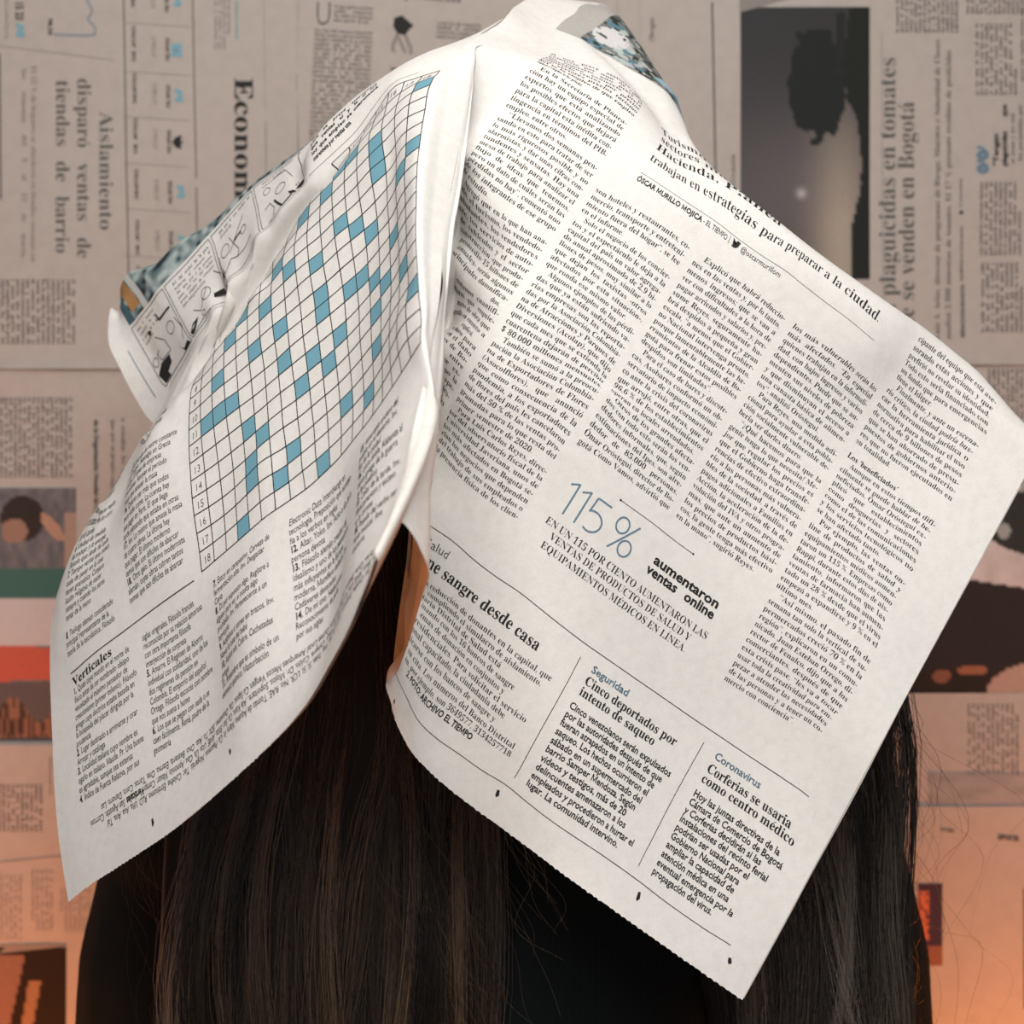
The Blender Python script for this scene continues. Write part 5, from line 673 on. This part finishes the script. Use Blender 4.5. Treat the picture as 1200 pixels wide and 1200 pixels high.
# strands
def make_hair():
    m = bpy.data.materials.new('hair_strands'); m.use_nodes = True; nt = m.node_tree; b = nt.nodes['Principled BSDF']
    a = nt.nodes.new('ShaderNodeAttribute'); a.attribute_name = 'ink'; nt.links.new(a.outputs['Color'], b.inputs['Base Color'])
    b.inputs['Roughness'].default_value = 0.32; b.inputs['Specular IOR Level'].default_value = 0.65
    return m
M_HAIR = make_hair()
def tubes(name, paths, rad, cols, m, parent):
    """paths (n,k,3): three sided tapering tubes"""
    n, k, _ = paths.shape; d = np.gradient(paths, axis=1); d /= np.linalg.norm(d, axis=2, keepdims=True) + 1e-9
    ref = np.array([0.0, -1.0, 0.13]); a = np.cross(d, ref); a /= np.linalg.norm(a, axis=2, keepdims=True) + 1e-9; b = np.cross(d, a)
    tp = np.linspace(1, .35, k)[None, :, None] * rad[:, None, None]
    V = np.stack([paths + (a * math.cos(t) + b * math.sin(t)) * tp for t in (0, 2.0944, 4.18879)], 2).reshape(-1, 3)
    base = (np.arange(n)[:, None, None] * k + np.arange(k - 1)[None, :, None]) * 3 + np.arange(3)[None, None, :]
    nxt = (np.arange(n)[:, None, None] * k + np.arange(k - 1)[None, :, None]) * 3 + ((np.arange(3) + 1) % 3)[None, None, :]
    F = np.stack([base, nxt, nxt + 3, base + 3], -1).reshape(-1, 4)
    me = bpy.data.meshes.new(name); me.vertices.add(len(V)); me.vertices.foreach_set('co', V.ravel()); me.loops.add(F.size); me.loops.foreach_set('vertex_index', F.ravel().astype(np.int32))
    me.polygons.add(len(F)); me.polygons.foreach_set('loop_start', np.arange(0, F.size, 4, dtype=np.int32)); me.polygons.foreach_set('use_smooth', np.ones(len(F), bool)); me.update(calc_edges=True)
    at = me.attributes.new('ink', 'FLOAT_COLOR', 'POINT'); c = np.repeat(np.concatenate([cols, np.ones((n, 1))], 1), 3 * k, 0); c[:, :3] *= np.tile(np.repeat(np.clip(np.linspace(-.25, 1.25, k), .12, 1.15), 3), n)[:, None]; at.data.foreach_set('color', c.astype(np.float32).ravel())  # shade under the newspaper put into the strand colour, darker towards the roots
    me.materials.append(m); o = bpy.data.objects.new(name, me); C.objects.link(o); o.parent = parent; o.matrix_parent_inverse = Matrix.Translation(-Vector(parent.location)); return o
def spline(K, k):
    """Catmull-Rom through key points K (n,q,3) sampled at k points"""
    n, q, _ = K.shape; P_ = np.concatenate([2 * K[:, :1] - K[:, 1:2], K, 2 * K[:, -1:] - K[:, -2:-1]], 1); t = np.linspace(0, q - 1 - 1e-6, k); i = t.astype(int); w = _cr(t - i)
    return sum(P_[:, i + m_] * w[None, :, m_, None] for m_ in range(4))
def sx_(px_, Z): return (px_ - 600) / FOC * Z * U
def strands(ncl, per, seed, side):
    r = np.random.default_rng(seed); K = []; col = []; PHS = []
    for c in range(ncl):
        s = r.random() if side < 0 else r.random() ** .8
        ph = -(.15 + 1.25 * s) if side < 0 else (.15 + 1.25 * s)               # azimuth around the back of the head
        el = r.uniform(.1, 1.0)
        root = np.array([HX + .084 * math.sin(ph) * math.cos(el), PY - .008 - .100 * math.cos(ph) * math.cos(el), 1.612 + .110 * math.sin(el)])
        k1 = np.array([HX + .100 * math.sin(ph), PY - .012 - .098 * math.cos(ph), 1.56 + r.uniform(-.02, .02)])
        if side < 0:
            xb = sx_(575 - 400 * s + r.normal(0, 10), 1620); xm = sx_(560 - 350 * s + r.normal(0, 10), 1640); xe = xb + r.normal(0, .006)
        else:
            xb = sx_(885 + 198 * s + r.normal(0, 7), 1620); xm = sx_(790 + 285 * s + r.normal(0, 7), 1640) / .92; xe = xb + r.normal(0.001, .006)
        k2 = np.array([xm * .92, PY - .108 - r.uniform(0, .010), 1.43 + r.uniform(-.015, .015)]); k3 = np.array([xb, PY - .118 - r.uniform(0, .014), 1.315 + r.uniform(-.01, .01)]); k4 = np.array([xe, PY - .120 - r.uniform(0, .014), 1.17 + r.uniform(-.03, .05)])
        base = np.stack([root, k1, k2, k3, k4]); tone = r.random() ** 2.4
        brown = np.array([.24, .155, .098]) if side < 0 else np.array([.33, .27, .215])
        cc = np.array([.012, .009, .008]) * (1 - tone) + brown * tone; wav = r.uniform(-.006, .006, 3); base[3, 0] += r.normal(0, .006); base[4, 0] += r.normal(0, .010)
        tight = r.uniform(.35, 1.25); cph = r.uniform(0, 6.28)
        for _ in range(per):
            PHS.append(cph + r.normal(0, .5)); j = base + tight * r.normal(0, 1, (5, 3)) * np.array([[.005, .004, .006], [.005, .004, .004], [.0034, .003, .003], [.0030, .003, .003], [.0046, .004, .02]])
            j[3, 0] += wav[0]; j[2, 0] += wav[1]; K.append(j); col.append(cc * r.uniform(.55, 1.5))
    K = np.array(K); P_ = spline(K, 20); t = np.linspace(0, 1, 20)
    ph_ = np.array(PHS)[:, None]; P_[:, :, 0] += .0030 * np.sin(t[None] * 11 + ph_) * t[None]; P_[:, :, 1] -= .002 * np.cos(t[None] * 13 + ph_) * t[None]
    return P_, np.array(col)
PA, CA = strands(95, 48, 5, -1); PB, CB = strands(70, 46, 6, 1)
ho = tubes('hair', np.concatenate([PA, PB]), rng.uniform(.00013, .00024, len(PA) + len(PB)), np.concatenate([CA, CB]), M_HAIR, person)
ho['kind'] = 'stuff'; ho['label'] = 'long straight dark brown hair falling over both shoulders'
# loose flyaway hairs
def flyaways(n, seed, side):
    r = np.random.default_rng(seed); K = []
    for _ in range(n):
        if side > 0:
            x0 = sx_(r.uniform(1035, 1075), 1620); z0 = CZ + (600 - r.uniform(790, 1150)) / FOC * 1620 * U; dx = abs(r.normal(0, .018)) + .002; sw_ = r.normal(0, .008, 4)
            K.append([(x0 - .02, PY - .10, z0 + .03), (x0 + dx * .5 + sw_[0], PY - .10 + r.normal(0, .02), z0 - .02), (x0 + dx + sw_[1], PY - .09 + r.normal(0, .02), z0 - .05), (x0 + dx * 1.1 + sw_[2], PY - .08, z0 - .08), (x0 + dx * .9 + sw_[3], PY - .08, z0 - .12)])
        elif side < 0:
            x0 = sx_(r.uniform(90, 190), 1650); z0 = CZ + (600 - r.uniform(980, 1100)) / FOC * 1650 * U; sw_ = r.normal(0, .006, 4)
            K.append([(x0, PY - .09, z0 + .02), (x0 + sw_[0], PY - .09, z0 - .01), (x0 + .004 + sw_[1], PY - .09, z0 - .035), (x0 + .012 + sw_[2], PY - .10, z0 - .06), (x0 + .02 + sw_[3], PY - .11, z0 - .09)])
        else:
            x0 = sx_(r.uniform(420, 640), 1600); z0 = CZ + (600 - r.uniform(860, 1080)) / FOC * 1600 * U; sw_ = r.normal(0, .005, 4)
            K.append([(x0, PY - .125, z0 + .02), (x0 + sw_[0], PY - .13, z0 - .01), (x0 + .004 + sw_[1], PY - .132, z0 - .03), (x0 + .012 + sw_[2], PY - .132, z0 - .055), (x0 + .022 + sw_[3], PY - .13, z0 - .07)])
    return spline(np.array(K, float), 20)
FP = np.concatenate([flyaways(130, 3, 1), flyaways(16, 4, -1), flyaways(40, 5, 0)])
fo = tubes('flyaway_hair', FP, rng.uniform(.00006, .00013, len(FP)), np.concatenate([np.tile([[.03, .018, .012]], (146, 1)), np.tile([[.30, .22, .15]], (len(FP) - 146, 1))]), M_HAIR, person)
fo['kind'] = 'stuff'
